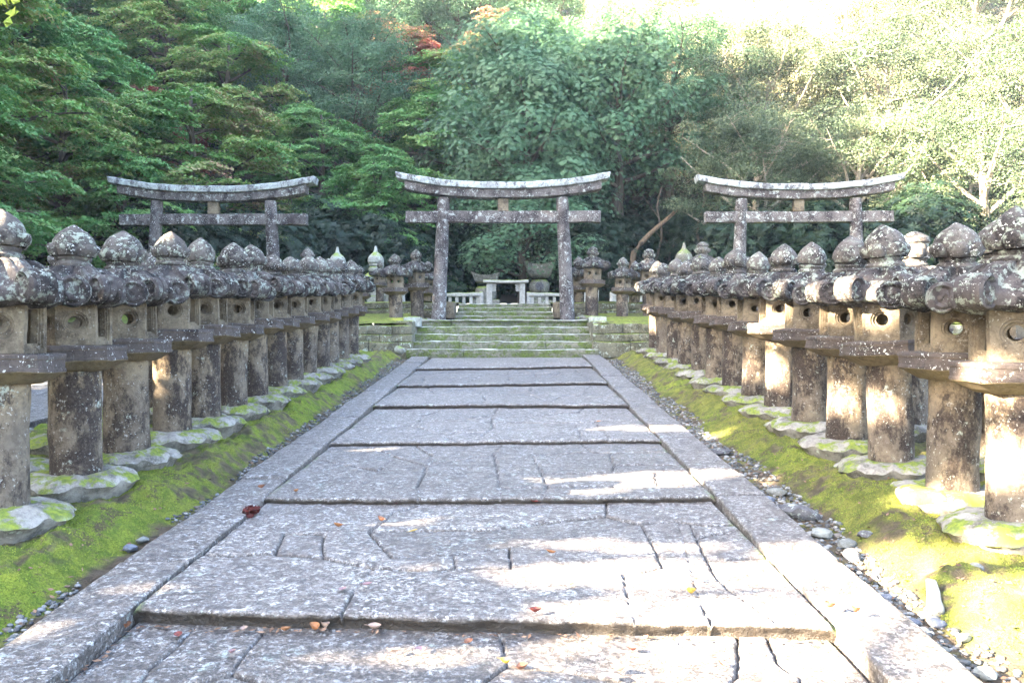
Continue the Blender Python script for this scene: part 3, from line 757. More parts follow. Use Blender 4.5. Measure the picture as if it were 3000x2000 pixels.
# kerb stones along both edges
def kerb(x0, x1, seed, name='kerb', yend=19.2, y=1.4, dz=0.0, lens=(1.5, 2.6)):
    r = random.Random(seed); Vs = []; Fs = []; Cs = []; nb = 0
    while y < yend:
        L = r.uniform(*lens); y2 = min(yend, y + L)
        s = max(0.012, (y + 1) * 0.0026); nx = max(6, int((x1 - x0) / s)) + 4; ny = max(10, int((y2 - y) / (s * 1.3)))
        us = np.concatenate([[0, 0.0, 0.012], np.linspace(0.03, 0.97, nx - 6), [0.988, 1.0, 1.0]])
        U, Vv = np.meshgrid(us, np.linspace(0, 1, ny))
        X = x0 + (x1 - x0) * U; Y = y + (y2 - y) * Vv
        Z = P(Y) + ZO + 0.012 + dz + 0.012 * fbm(X * 1.5, Y * 1.1 + seed, 3) + 0.007 * fbm(X * 10, Y * 10, 3) + r.uniform(-0.008, 0.008)
        e = np.minimum(U, 1 - U) * (x1 - x0); ey = np.minimum(Vv, 1 - Vv) * (y2 - y)
        Z = Z - 0.010 * np.clip(1 - e / 0.02, 0, 1) ** 2
        ckm = np.clip(1 - (ey - 0.004) / (0.010 + s), 0, 1); Z = Z - 0.03 * ckm
        X = X + (0.02 * fbm(Y * 1.3, Y * 0 + seed, 3)) * np.where(U < 0.5, 1, 1) * (np.abs(U - 0.5) * 2)
        Z[:, 0] -= 0.16; Z[:, -1] -= 0.16
        V = np.stack([X, Y, Z], -1).reshape(-1, 3); idx = np.arange(len(V)).reshape(ny, len(us))
        F = np.stack([idx[:-1, :-1], idx[:-1, 1:], idx[1:, 1:], idx[1:, :-1]], -1).reshape(-1, 4)
        Vs.append(V); Fs.append(F + nb); nb += len(V)
        c = ckm.copy(); c[:, 0] = 0.6; c[:, -1] = 0.6; Cs.append(c.reshape(-1)); y = y2
    V = np.concatenate(Vs)
    o = link(name, mesh(name, V, np.concatenate(Fs), M['paving'], attrs={'crack_and_shade': np.concatenate(Cs), 'edge': np.zeros(len(V))})); tag(o, kind='structure'); return o
kerb(-2.44, -2.035, 3); kerb(1.615, 2.02, 4, yend=20.0)

# side paths and their kerbs
def side_path(x0, x1, seed):
    V = []; n = 60; m = 240
    U, W = np.meshgrid(np.linspace(x0, x1, n), np.linspace(6, 19.8, m))
    r = np.floor(W / 1.15 + 0.0 * U)
    Z = P(W) + ZO + 0.01 * fbm(U, W, 3) + 0.004 * fbm(U * 9, W * 9, 3)
    fr = np.abs((W / 1.15) % 1 - 0.5); ck = np.clip((fr - 0.485) / 0.01, 0, 1)
    sx = (U / 1.3 + 0.37 * (r % 3)) % 1; ck = np.maximum(ck, np.clip((np.abs(sx - 0.5) - 0.485) / 0.01, 0, 1)); Z = Z - 0.03 * ck
    idx = np.arange(n * m).reshape(m, n); F = np.stack([idx[:-1, :-1], idx[:-1, 1:], idx[1:, 1:], idx[1:, :-1]], -1).reshape(-1, 4)
    o = link('side_path', mesh('side_path', np.stack([U, W, Z], -1).reshape(-1, 3), F, M['paving'], attrs={'crack_and_shade': ck.reshape(-1), 'edge': ck.reshape(-1) * 0})); tag(o, kind='structure')
side_path(-10.7, -6.35, 1); side_path(6.05, 10.3, 2)
kerb(-6.35, -5.95, 7, y=5, dz=0.03, yend=19.8); kerb(5.65, 6.05, 8, y=4, dz=0.03, yend=19.8)

# ------------------------------------------------------------------ mossy banks
rs = np.random.default_rng(11)
def unit(v): return v / (np.linalg.norm(v, axis=-1, keepdims=True) + 1e-9)
def tuftmat():
    g = G('moss_tuft'); i_ = g.N.new('ShaderNodeNewGeometry').outputs['Random Per Island']
    return g.done(g.mix(i_, (0.09, 0.14, 0.02), (0.28, 0.33, 0.05)))
M['tuft'] = tuftmat()
def bank(x0, x1, side):
    """x0 at the kerb, x1 at the side path"""
    W_ = abs(x1 - x0); sg = 1 if x1 > x0 else -1
    ys = [2.0]
    while ys[-1] < 19.85: ys.append(ys[-1] + max(0.012, ys[-1] * 0.0032))
    ys = np.array(ys); ss = [0.0]
    while ss[-1] < W_:
        ss.append(ss[-1] + (0.016 if ss[-1] < 1.6 else 0.04))
    S, Y = np.meshgrid(np.array(ss), ys)
    X = x0 + sg * S
    gw = (0.10 if side < 0 else 0.25) + (0.10 if side < 0 else 0.14) * fbm(Y * 0.9 + side, Y * 0, 3) * 1.5
    gw = gw + np.clip((Y - 9) / 10, 0, 1) * (0.22 if side < 0 else 0.10)
    t = np.clip((S - gw) / (0.42 if side < 0 else 0.5), 0, 1); t = t * t * (3 - 2 * t)
    t2 = np.clip((W_ - S - 0.15) / 0.5, 0, 1); t2 = t2 * t2 * (3 - 2 * t2)
    gut = -0.09 + 0.02 * fbm(X * 5, Y * 5, 3)
    Z = P(Y) + ZO + gut + (0.180 if side < 0 else 0.180) * np.minimum(t, t2 * 0.9 + 0.1)
    lump = fbm(X * 1.6 + 8, Y * 1.6, 4) * 0.10 + 0.07 * np.abs(fbm(X * 5, Y * 5, 3)) + 0.04 * fbm(X * 12, Y * 12, 4) + 0.014 * vn(X * 45, Y * 45)
    Z = Z + lump * (0.25 + 0.75 * np.minimum(t, t2)) - 0.015
    soilm = 1 - np.clip((np.minimum(t, t2) + 0.35 * fbm(X * 6, Y * 6, 3)) / 0.22, 0, 1)
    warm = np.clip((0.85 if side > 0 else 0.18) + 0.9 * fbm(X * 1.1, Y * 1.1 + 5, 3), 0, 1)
    bare = np.clip((fbm(X * 2.3 + 30 * side, Y * 2.3, 5) - 0.10 + 0.10 * (side < 0)) / 0.13, 0, 1) * np.clip(0.5 + 2 * fbm(X * 11, Y * 11, 3), 0, 1)
    soilm = np.maximum(soilm, bare * 0.9)
    V = np.stack([X, Y, Z], -1).reshape(-1, 3); idx = np.arange(X.size).reshape(X.shape)
    F = np.stack([idx[:-1, :-1], idx[:-1, 1:], idx[1:, 1:], idx[1:, :-1]], -1).reshape(-1, 4)
    if sg < 0: F = F[:, ::-1]
    o = link('moss_bank', mesh('moss_bank', V, F, M['moss'], attrs={'soil': soilm.reshape(-1), 'warm': warm.reshape(-1)})); tag(o, kind='structure')
    # tufts: tiny blades standing on the moss
    n = 60000; ty = 3.0 * (11.0 / 3.0) ** rs.random(n); tsx = rs.uniform(0, 1.7, n)
    iy = np.clip(np.searchsorted(ys, ty), 0, len(ys) - 1); ix = np.clip(np.searchsorted(np.array(ss), tsx), 0, len(ss) - 1)
    ok = (soilm[iy, ix] < 0.3) & (fbm(tsx * 4 + side, ty * 4, 3) > -0.25); ty, tsx, iy, ix = ty[ok], tsx[ok], iy[ok], ix[ok]
    c = np.stack([x0 + sg * tsx, ty, Z[iy, ix] + 0.002], 1); sz = rs.uniform(0.004, 0.011, (len(c), 1)) * (0.7 + 0.06 * ty[:, None])
    tip = c + np.stack([rs.normal(0, 0.5, len(c)), rs.normal(0, 0.5, len(c)), np.ones(len(c))], 1) * sz; sd_ = unit(rs.normal(size=(len(c), 3)) * np.array([1, 1, 0.1])) * sz * 0.35
    T_ = np.stack([c - sd_, c + sd_, tip], 1).reshape(-1, 3)
    tag(link('moss_tufts', mesh('moss_tufts', T_, np.arange(len(T_)).reshape(-1, 3), M['tuft'], smooth=False)), 'bright green moss growing on the bank beside the %s kerb' % ('left' if side < 0 else 'right'), 'moss', kind='stuff')
    return (np.array(ss), ys, Z, gw[:, 0], x0, sg)
BKL = bank(-2.44, -5.96, -1); BKR = bank(2.02, 5.66, 1)
def bz(B, x, y):
    ss, ys, Z, gw, x0, sg = B; i = min(len(ys) - 1, int(np.searchsorted(ys, y))); j = min(len(ss) - 1, max(0, int(np.searchsorted(ss, abs(x - x0))))); return float(Z[i, j])

# pebbles in the gutters
def ico(sub):
    bm = bmesh.new(); bmesh.ops.create_icosphere(bm, subdivisions=sub, radius=1)
    V = np.array([v.co[:] for v in bm.verts]); F = np.array([[v.index for v in f.verts] for f in bm.faces]); bm.free(); return V, F
IV, IF = ico(2)
def pebble_shape(r, size):
    V = IV.copy(); s = np.array([r.uniform(0.8, 1.3), r.uniform(0.7, 1.0), r.uniform(0.4, 0.7)]) * size
    off = r.uniform(0, 100)
    for i in range(len(V)):
        V[i] *= 1 + 0.42 * noise.noise(Vector(V[i]) * 1.1 + Vector((off, 0, 0)))
    V = V * s; a = r.uniform(0, 6.28); c, q = math.cos(a), math.sin(a)
    b = r.uniform(-0.35, 0.35)
    Rm = np.array([[c, -q, 0], [q, c, 0], [0, 0, 1]]) @ np.array([[1, 0, 0], [0, math.cos(b), -math.sin(b)], [0, math.sin(b), math.cos(b)]])
    return V @ Rm.T
r = random.Random(77); Vs = []; Fs = []; nb = 0
shapes = [pebble_shape(r, 1.0) for _ in range(30)]
for B, side, n in ((BKL, -1, 2200), (BKR, 1, 3600)):
    for _ in range(n):
        y = 3.2 + (19.6 - 3.2) * r.random() ** 1.25
        gw = float(np.interp(y, B[1], B[3]))
        s = (gw + 0.10) * r.random() ** 0.9 ; x = B[4] + B[5] * (0.01 + s)
        if side < 0 and y < 7.5 and math.sin(y * 3.1) < 0.3: continue
        sz = r.uniform(0.008, 0.022) * (1.4 if r.random() < 0.12 else 1)
        V = r.choice(shapes) * sz + np.array([x, y, bz(B, x, y) + sz * 0.10]); Vs.append(V); Fs.append(IF + nb); nb += len(V)
for (xa, xb, B) in ((-5.95, -5.3, BKL), (5.1, 5.65, BKR)):
    for _ in range(700):
        y = r.uniform(5, 19); x = r.uniform(xa, xb); sz = r.uniform(0.02, 0.05)
        V = r.choice(shapes) * sz + np.array([x, y, bz(B, x, y) + sz * 0.2]); Vs.append(V); Fs.append(IF + nb); nb += len(V)
tag(link('pebbles', mesh('pebbles', np.concatenate(Vs), np.concatenate(Fs), M['pebble'])), 'small grey river pebbles filling the gutters beside the kerbs', 'pebbles', kind='stuff')
# larger stones one can point at: (px, py, size, label)
def single_stone(px, py, size, lab, B, mat, name='stone', cat='stone', flat=1.0, grp=None):
    d = 1.80 * 1882 / (py - 650); x = (px - 1185) / 1882 * d
    V = pebble_shape(r, size); V[:, 2] *= flat
    o = link(name, mesh(name, V, IF, mat), loc=(x, d, bz(B, x, d) + size * 0.35 * flat)); tag(o, lab, cat, grp); return o
M['slate'] = stone('dark_rock', (0.13, 0.13, 0.14), (0.08, 0.08, 0.09), (0.05, 0.05, 0.055), speck=0.3)
M['bluepeb'] = stone('blue_grey_pebble', (0.15, 0.165, 0.2), (0.12, 0.135, 0.165), (0.10, 0.11, 0.14), lk=(0.8, 0.9), speck=0.1, bump=0.1)
M['greypeb'] = stone('grey_pebble', (0.22, 0.23, 0.215), (0.17, 0.18, 0.17), (0.12, 0.125, 0.12), lk=(0.8, 0.9), speck=0.1, bump=0.1)
single_stone(297, 1258, 0.055, 'blue-grey pebble in the left gutter beside the kerb', BKL, M['bluepeb'], 'pebble', 'pebble')
single_stone(326, 1240, 0.05, 'pale grey pebble just behind the blue-grey one in the left gutter', BKL, M['greypeb'], 'pebble', 'pebble')
for (px, py, sz, lab, mm) in [
    (1784, 1128, 0.075, 'large greenish-grey pebble beside the bright moss, right gutter', 'greypeb'), (1765, 1142, 0.05, 'round bluish pebble against the greenish one in the right gutter', 'bluepeb'),
    (1690, 1090, 0.04, 'brown-edged pebble high up the right gutter', 'greypeb'), (1885, 1225, 0.075, 'pale grey-green pebble below the dark rock in the right gutter', 'greypeb'),
    (1945, 1248, 0.055, 'light oval pebble in the right gutter, below the pale grey-green one', 'greypeb'), (1985, 1243, 0.05, 'dark pebble leaning on the moss bank, right gutter', 'slate'),
    (1955, 1275, 0.065, 'dark split pebble in the right gutter beside the kerb', 'slate'), (2035, 1365, 0.035, 'small blue pebble at the kerb below the upright wedge stone', 'bluepeb'),
    (2095, 1422, 0.045, 'blue oval pebble touching the kerb at lower right', 'bluepeb'), (2150, 1432, 0.05, 'blue round pebble near the moss at lower right', 'bluepeb'),
    (2210, 1464, 0.045, 'pale pebble on the moss side at lower right', 'greypeb'), (2265, 1535, 0.05, 'grey flat pebble nearest the lower right corner', 'greypeb'), (2240, 1352, 0.04, 'white stone lying on the moss bank at lower right', 'greypeb')]:
    single_stone(px, py, sz, lab, BKR, M[mm], 'pebble', 'pebble')
single_stone(1835, 1180, 0.16, 'dark angular rock wedged between kerb and moss on the right', BKR, M['slate'], 'rock', 'rock', 0.7)
single_stone(1650, 1035, 0.14, 'dark rock beside the right kerb further up the path', BKR, M['slate'], 'rock', 'rock', 0.6)
# wedge stone stuck upright
wv = rbox(0.07, 0.26, 0.08, 0.03, 0.015, (0, 0, 0), lambda x, y, z: (x * (1 - y * 1.6), y, z * (1 - y * 1.5))).rough(0.02, 9, 3)
o = wv.build('wedge_stone', M['greypeb'], loc=(2.32, 4.55, P(4.55) + ZO - 0.02)); o.rotation_euler = (R(28), 0, R(-25)); tag(o, 'narrow upright wedge stone propped against the right moss bank', 'stone')
o = single_stone(918, 817, 0.16, 'pyramid-shaped mossy boulder at the foot of the steps on the left', BKL, M['mossy'], 'boulder', 'boulder', 1.2)
o.location = (-2.75, 19.35, P(19.35) - 0.10)

# ------------------------------------------------------------------ steps, retaining walls, terraces
XC = -0.33
def steps(name, lab, n, y0, z0, rise, tread, w0, dw, seed, xc=XC, front_z=None):
    root = empty(name, (xc, y0, z0))
    for k in range(n):
        wd = w0 - dw * k; r = random.Random(seed + k)
        # each step built of two or three long blocks, joined in one mesh
        mb = MB(); cuts = sorted([-wd / 2, wd / 2] + [r.uniform(-wd / 3, -wd / 10), r.uniform(wd / 10, wd / 3)][: 1 + k % 2])
        dep = tread + 0.35
        for a, b in zip(cuts[:-1], cuts[1:]):
            j = r.uniform(-0.006, 0.006)
            mb.join(rbox(b - a - 0.006, dep, rise + 0.03, 0.09, 0.018, ((a + b) / 2, k * tread + dep / 2 + j, rise * (k + 1) - rise / 2 - 0.015 + j)))
        mb.rough(0.022, 2.6, seed + k, 0.008).build('step', M['step'], root)
    tag(root, lab, 'steps'); return root
steps('stone_steps', 'lower flight of five wide mossy stone steps at the end of the path', 5, 19.75, 1.12, 0.189, 0.415, 4.66, 0.055, 10)
steps('stone_steps', 'upper flight of three narrower steps behind the middle torii', 4, 23.35, 2.10, 0.132, 0.36, 2.86, 0.03, 30)
for s, lab in ((-1, 'squared side stone left of the upper steps'), (1, 'squared side stone right of the upper steps')):
    o = rbox(0.44, 0.9, 0.46, 0.08, 0.03).rough(0.02, 3, s, 0.006).build('side_stone', M['box'], loc=(XC + s * 1.62, 23.5, 2.38)); tag(o, lab, 'side stone')
for s, lab in ((-1, 'dark stone edging the left side of the lower steps'), (1, 'dark stone edging the right side of the lower steps')):
    o = rbox(0.42, 2.3, 1.02, 0.12, 0.03, (0, 0, 0)).rough(0.015, 3, s + 9, 0.004).build('edging_stone', M['wall'], loc=(XC + s * (2.20 + 0.21), 21.3, 1.50)); tag(o, lab, 'edging stone')
for s, lab in ((-1, 'mossy squared block at the top left corner of the lower steps'), (1, 'mossy squared block at the top right corner of the lower steps')):
    o = rbox(0.42, 0.4, 0.26, 0.08, 0.03).rough(0.02, 3, s + 5, 0.006).build('corner_stone', M['mossy'], loc=(XC + s * (2.30 if s < 0 else 2.42), 20.9, 2.0)); tag(o, lab, 'corner stone')
def wall(name, lab, x0, x1, y, z0, courses, seed, mat='wall', thick=0.4):
    """courses: list of (height, setback)"""
    r = random.Random(seed); mb = MB(); z = z0
    for (h, sb) in courses:
        x = x0
        while x < x1 - 0.05:
            L = min(r.uniform(0.7, 1.6), x1 - x)
            if x1 - x - L < 0.3: L = x1 - x
            sk = r.uniform(-0.05, 0.05); zj = z; cx = x + L / 2
            mb.join(rbox(L - 0.012, thick, h - 0.010, 0.10, 0.022, (cx, y + sb + thick / 2 + r.uniform(-0.012, 0.012), z + h / 2), lambda a, b, c_, cx=cx, sk=sk, zj=zj, h=h: (a, b, c_ + (a - cx) * sk * max(0, min(1, (c_ - zj) / h)) * 0.5)))
            x += L
        z += h
    mb.rough(0.03, 2.2, seed, 0.01)
    o = mb.build(name, M[mat]); tag(o, lab, 'stone wall'); return o
C2 = [(0.40, 0.0), (0.19, 0.12), (0.24, 0.14)]
wall('retaining_wall', 'mossy stone retaining wall left of the steps', -15, XC - 2.20, 19.85, 1.08, C2, 3)
wall('retaining_wall', 'sun-touched stone retaining wall right of the steps', XC + 2.20, 15, 19.85, 1.10, C2, 4)
C3 = [(0.24, 0.0), (0.20, 0.02)]
wall('retaining_wall', 'low upper retaining wall with mossy top left of the middle gate', -16, XC - 1.42, 23.9, 2.2, C3, 5)
wall('retaining_wall', 'low upper retaining wall right of the middle gate', XC + 1.42, 16, 23.9, 2.2, C3, 6)
def sheet(name, x0, x1, y0, y1, zf, mat, s=0.12, attrs=None, kind='structure'):
    n = max(2, int((x1 - x0) / s)); m = max(2, int((y1 - y0) / s))
    X, Y = np.meshgrid(np.linspace(x0, x1, n), np.linspace(y0, y1, m)); Z = zf(X, Y)
    idx = np.arange(n * m).reshape(m, n); F = np.stack([idx[:-1, :-1], idx[:-1, 1:], idx[1:, 1:], idx[1:, :-1]], -1).reshape(-1, 4)
    at = {'soil': (fbm(X * 0.8, Y * 0.8, 3) > 0.25).reshape(-1).astype(float) * 0.4, 'warm': (0.5 + X.reshape(-1) * 0)}
    o = link(name, mesh(name, np.stack([X, Y, Z], -1).reshape(-1, 3), F, mat, attrs=at)); tag(o, kind=kind); return o
bump_ = lambda X, Y: 0.05 * fbm(X * 1.5, Y * 1.5, 4) + 0.02 * fbm(X * 9, Y * 9, 3)
def t1z(X, Y): return 1.94 + 0.1 * (Y - 20) + bump_(X, Y) * np.clip((Y - 20) * 1.5 + 0.4, 0, 1) 
sheet('moss_terrace', -16, XC - 2.36, 20.02, 24.0, t1z, M['moss']); sheet('moss_terrace', XC + 2.36, 16, 20.02, 24.0, t1z, M['moss'])
sheet('landing', XC - 2.36, XC + 2.36, 21.35, 23.9, lambda X, Y: 2.02 + 0.05 * (Y - 21.3) + bump_(X, Y) * 0.3, M['gravel'])
def t2z(X, Y): return 2.655 + 0.035 * (Y - 24) + bump_(X, Y)
sheet('upper_terrace', -17, XC - 1.5, 24.02, 34, t2z, M['moss'], 0.16); sheet('upper_terrace', XC + 1.5, 17, 24.02, 34, t2z, M['moss'], 0.16)
sheet('upper_landing', XC - 1.5, XC + 1.5, 24.75, 34, lambda X, Y: 2.61 + 0.03 * (Y - 24) + bump_(X, Y) * 0.3, M['gravel'], 0.2)

# yard ground under everything
o = sheet('ground', -62, 62, -30, 34.0, lambda X, Y: P(Y) + ZO - 0.16 + 0.05 * fbm(X * .5, Y * .5, 3), M['gravel'], 0.5)
# hill
def hz(X, Y):
    back = np.clip((Y - 34) / 1, 0, None)
    h = 2.7 + np.where(Y > 33, (Y - 33) * 0.60, 0)
    hl = np.clip(-X - 12.5 - np.clip((14 - Y) * 0.15, 0, 3), 0, None) * 0.85 + P(Y) * 0.6
    hr = np.clip(X - 17, 0, None) * 0.45 + P(Y) * 0.6
    low = P(np.minimum(Y, 33)) + ZO - 0.12
    base = np.where(Y > 33, h, low)
    side = np.maximum(np.where(X < -12.5, hl * np.clip((Y + 3) / 14, 0.12, 1), -9), np.where(X > 17, hr * np.clip((Y - 4) / 20, 0, 1), -9))
    z = np.where(Y > 33, base + np.clip(side, 0, 14) * 0.35, np.maximum(base, side))
    z = np.minimum(z, 62)
    return z + 0.6 * fbm(X * 0.12, Y * 0.12, 4) * np.clip((z - 3) / 4, 0, 1)
def hill_sheet(name, x0, x1, y0, y1, s):
    o = sheet(name, x0, x1, y0, y1, hz, M['soil'], s)
hill_sheet('hillside', -62, 62, 33.6, 112, 1.0)
hill_sheet('hillside', -62, -12.5, -30, 33.7, 0.9)
hill_sheet('hillside', 17, 62, -30, 33.7, 0.9)

# ------------------------------------------------------------------ fence, small gate and grave towers on the upper terrace
FY = 29.0
def fence(x0, x1, lab, seed):
    root = empty('stone_fence', ((x0 + x1) / 2, FY, 2.82)); w = x1 - x0; r = random.Random(seed)
    rbox(w, 0.22, 0.13, 0.08, 0.02, (0, 0, 0.335)).rough(0.03, 3, seed, 0.01).build('rail', M['pale'], root)
    nb = max(2, int(w / 0.22))
    for k in range(nb):
        x = -w / 2 + (k + 0.5) * w / nb
        rbox(0.11, 0.11, 0.36, 0.1, 0.012, (x, 0, 0.10)).rough(0.008, 5, k).build('baluster', M['pale'], root)
    for x in (-w / 2, w / 2):
        rbox(0.16, 0.17, 0.53, 0.08, 0.05, (x, -0.02, 0.17)).rough(0.015, 5, seed).build('fence_post', M['pale'], root)
    tag(root, lab, 'stone fence', 'low stone fences of the upper terrace')
fence(-2.95, -1.22, 'low stone fence with thick moss on its rail, left of the small stone gate', 1)
fence(0.45, 1.75, 'low stone fence with moss on its rail, right of the small stone gate', 2)
fence(3.4, 6.4, 'low stone fence behind the right terrace lanterns', 3)
fence(-7.4, -4.0, 'low stone fence behind the left terrace lanterns', 4)
o = rbox(1.05, 0.3, 0.46, 0.1, 0.03).rough(0.03, 3, 9, 0.008).build('stone_slab', M['pale'], loc=(2.35, 28.6, 3.05)); tag(o, 'pale upright stone slab at the right end of the small fence', 'stone slab')
gx = (1162 - 1185) / 1882 * FY
root = empty('small_stone_gate', (gx, FY - 0.05, 2.80))
lint = rbox(1.60, 0.42, 0.10, 0.07, 0.025, (0, 0, 0.80), lambda x, y, z: (x, y, z + 0.02 * (x / 0.8) ** 2)).rough(0.015, 4, 2, 0.005).build('lintel', M['pale'], root)
for s in (-1, 1):
    rbox(0.20, 0.24, 0.80, 0.08, 0.015, (s * 0.58, 0, 0.36)).rough(0.008, 4, s).build('post', M['pale'], root)
    # scalloped bracket
    V = []; ol = [(0, 0), (0.13, 0), (0.15, -0.06), (0.12, -0.10), (0.145, -0.14), (0.12, -0.19), (0.14, -0.23), (0.10, -0.28), (0.0, -0.28)]
    n = len(ol)
    for yy in (-0.07, 0.07): V += [(-s * (x) + s * 0.478, yy, 0.745 + z) for x, z in ol]
    F = [tuple(range(n)), tuple(range(2 * n - 1, n - 1, -1))] + [(i, (i + 1) % n, n + (i + 1) % n, n + i) for i in range(n)]
    MB().add(V, F).build('bracket', M['pale'], root, smooth=False)
tag(root, 'small pale stone gate with scalloped brackets and mossy lintel', 'stone gate')

def tomb(px, y0, y1, wpx, roofw, ry0, ry1, d, lab, crest):
    x, _, zt = PX(px, y0, d); _, _, zb = PX(px, y1, d); w = wpx / 1882 * d / 2; rw = roofw / 1882 * d / 2
    root = empty('grave_tower', (x, d, 2.85)); z0 = 2.85
    rbox(w * 2.6, w * 2.6, 0.3, 0.1, 0.03, (0, 0, 0.12)).rough(0.02, 3, 1).build('base', M['tomb'], root)
    hb = (zt - zb); pr = []
    for k in range(13):
        t = k / 12; pr.append((w * (1 - abs(2 * t - 1) ** 3.2 * 0.28), zb - z0 + hb * t))
    lathe([(0.05, pr[0][1])] + pr + [(0.05, pr[-1][1])], 40).rough(0.02, 3, 2, 0.004).build('round_body', M['tomb'], root)
    if zb - z0 - 0.26 > 0.02: lathe([(w * 0.8, 0.26), (w * 0.85, zb - z0)], 32).build('plinth', M['tomb'], root)
    zr1 = EYE + (784 - ry1) / 1882 * d - z0; zr0 = EYE + (784 - ry0) / 1882 * d - z0
    def fn(a, b, c):
        m_ = max(abs(a), abs(b)) / rw; t = (c - zr1) / (zr0 - zr1)
        k = 0.72 + 0.28 * max(0, t)
        return (a * k, b * k, c + 0.20 * (max(0, m_ - 0.35)) ** 2 * rw * 2.2 - (0.16 * max(0, t) * (1 - (abs(a) / rw) ** 1.6) * 0.8))
    rbox(rw * 2, rw * 2, zr0 - zr1, 0.06, 0.02, (0, 0, (zr0 + zr1) / 2), fn).rough(0.015, 3, 3, 0.004).build('roof', M['tomb'], root)
    if crest:
        mb = lathe([(0.16, 0), (0.17, 0.012), (0.15, 0.022), (0.145, 0.012), (0.05, 0.012)], 36)
        for k in range(3):   # three round leaves inside the ring
            a = PI / 2 + 2 * PI * k / 3; lf = lathe([(0.058, 0.0), (0.058, 0.02), (0.045, 0.035), (0.02, 0.04), (0.01, 0.03)], 16, lambda r_, z_, q, kk: (r_ * (1 + 0.18 * math.cos(5 * q)), z_))
            mb.join(lf.xf(Matrix.Translation((0.074 * math.cos(a), 0.074 * math.sin(a), 0.0))))
        mb.xf(Matrix.Translation((0, -w * 0.985, (zt + zb) / 2 - z0)) @ Matrix.Rotation(R(90), 4, 'X'))
        mb.build('crest', M['slate'], root)
    tag(root, lab, 'grave tower', 'stone grave towers')
tomb(1116, 658, 694, 50, 66, 632, 653, 32.0, 'grave tower with upturned mossy roof behind the small gate, on the left', False)
tomb(1239, 643, 674, 46, 70, 608, 639, 32.6, 'grave tower with a round crest on its body, right of the small gate', True)

def pagoda(px, top, d, zb, lab, s=1.0, mat='mossy'):
    x, _, zt = PX(px, top, d); root = empty('moss_pagoda', (x, d, zb)); H = zt - zb; u = H / 2.0
    lathe([(0.30 * u, 0), (0.30 * u, 0.25 * u), (0.26 * u, 0.28 * u), (0.26 * u, 0.7 * u), (0.24 * u, 0.75 * u)], 24).build('body', M[mat], root)
    hexprism([(0.30 * u, 0.75 * u), (0.44 * u, 0.86 * u), (0.46 * u, 0.92 * u), (0.30 * u, 1.05 * u), (0.22 * u, 1.1 * u)], 5).rough(0.02, 4, 1).build('eaves', M[mat], root)
    lathe([(0.20 * u, 1.1 * u), (0.24 * u, 1.16 * u), (0.24 * u, 1.24 * u), (0.20 * u, 1.28 * u), (0.24 * u, 1.32 * u), (0.245 * u, 1.38 * u), (0.20 * u, 1.40 * u)], 28).rough(0.01, 5, 2).build('drum', M[mat], root)
    lathe([(0.26 * u, 1.40 * u), (0.285 * u, 1.47 * u), (0.27 * u, 1.58 * u), (0.21 * u, 1.68 * u), (0.12 * u, 1.76 * u), (0.07 * u, 1.82 * u), (0.05 * u, 1.93 * u), (0.03 * u, 2.0 * u)], 28).rough(0.012, 4, 3).build('dome', M[mat], root)
    tag(root, lab, 'stone pagoda', 'mossy stone pagodas')
pagoda(863, 565, 26.2, 2.7, 'green-domed stone pagoda behind the left terrace lanterns')
pagoda(775, 567, 26.2, 2.7, 'green-domed stone pagoda peeping over the left lantern row')
pagoda(1571, 558, 26.5, 2.7, 'dark pointed stone pagoda peeping over the right lantern row', mat='tomb')

# ------------------------------------------------------------------ fallen leaves
def leaf_mb(r, L, W, curl, lobed=False):
    V = []; F = []; nu, nv = 8, 4
    for i in range(nu + 1):
        t = i / nu; wd = W * math.sin(PI * min(1, t * 0.97 + 0.02)) ** 0.8 * 0.5
        if lobed: wd *= 0.75 + 0.35 * (i % 2)
        for j in range(nv + 1):
            u = (j / nv - 0.5) * 2
            V.append(((t - 0.5) * L, u * wd, curl * (abs(u) ** 1.6) * wd * 1.4 + curl * 0.35 * L * (2 * t - 1) ** 2 + 0.004))
    for i in range(nu):
        for j in range(nv):
            b = i * (nv + 1) + j; F.append((b, b + 1, b + nv + 2, b + nv + 1))
    t = tube([(-L / 2, 0, 0.004 + curl * .35 * L), (-L / 2 - L * 0.25, r.uniform(-.01, .01), 0.006 + curl * .4 * L)], [0.0012, 0.0009], 4)
    return MB().add(V, F).join(t)
def lm(name, a, b):
    g = G(name); v = g.coord(); return g.done(g.mix(g.ramp(g.noise(v, 60, 3), 0.35, 0.65), a, b), g.noise(v, 150, 2), 0.2, 0.003, rough=0.6)
LM = {'yellow': lm('yellow_leaf', (0.34, 0.22, 0.04), (0.42, 0.30, 0.06)), 'orange': lm('orange_leaf', (0.24, 0.10, 0.045), (0.30, 0.15, 0.07)), 'red': lm('red_leaf', (0.15, 0.035, 0.03), (0.11, 0.035, 0.03)),
      'pink': lm('pinkish_leaf', (0.26, 0.16, 0.165), (0.2, 0.12, 0.13)), 'brown': lm('brown_leaf', (0.16, 0.07, 0.045), (0.24, 0.12, 0.07)), 'dark': lm('dark_red_leaf', (0.05, 0.014, 0.014), (0.09, 0.02, 0.018)), 'pale': lm('pale_leaf', (0.34, 0.26, 0.21), (0.28, 0.2, 0.17))}
def path_z(x, y):
    k = 0
    while k < 6 and y > ry(k, x): k += 1
    if k == 0: return P(ry(0, x)) + ZO - 0.085 - 0.048 * (ry(0, x) - y)
    return P(ry(k - 1, x)) + ZO + 0.048 * (y - ry(k - 1, x))
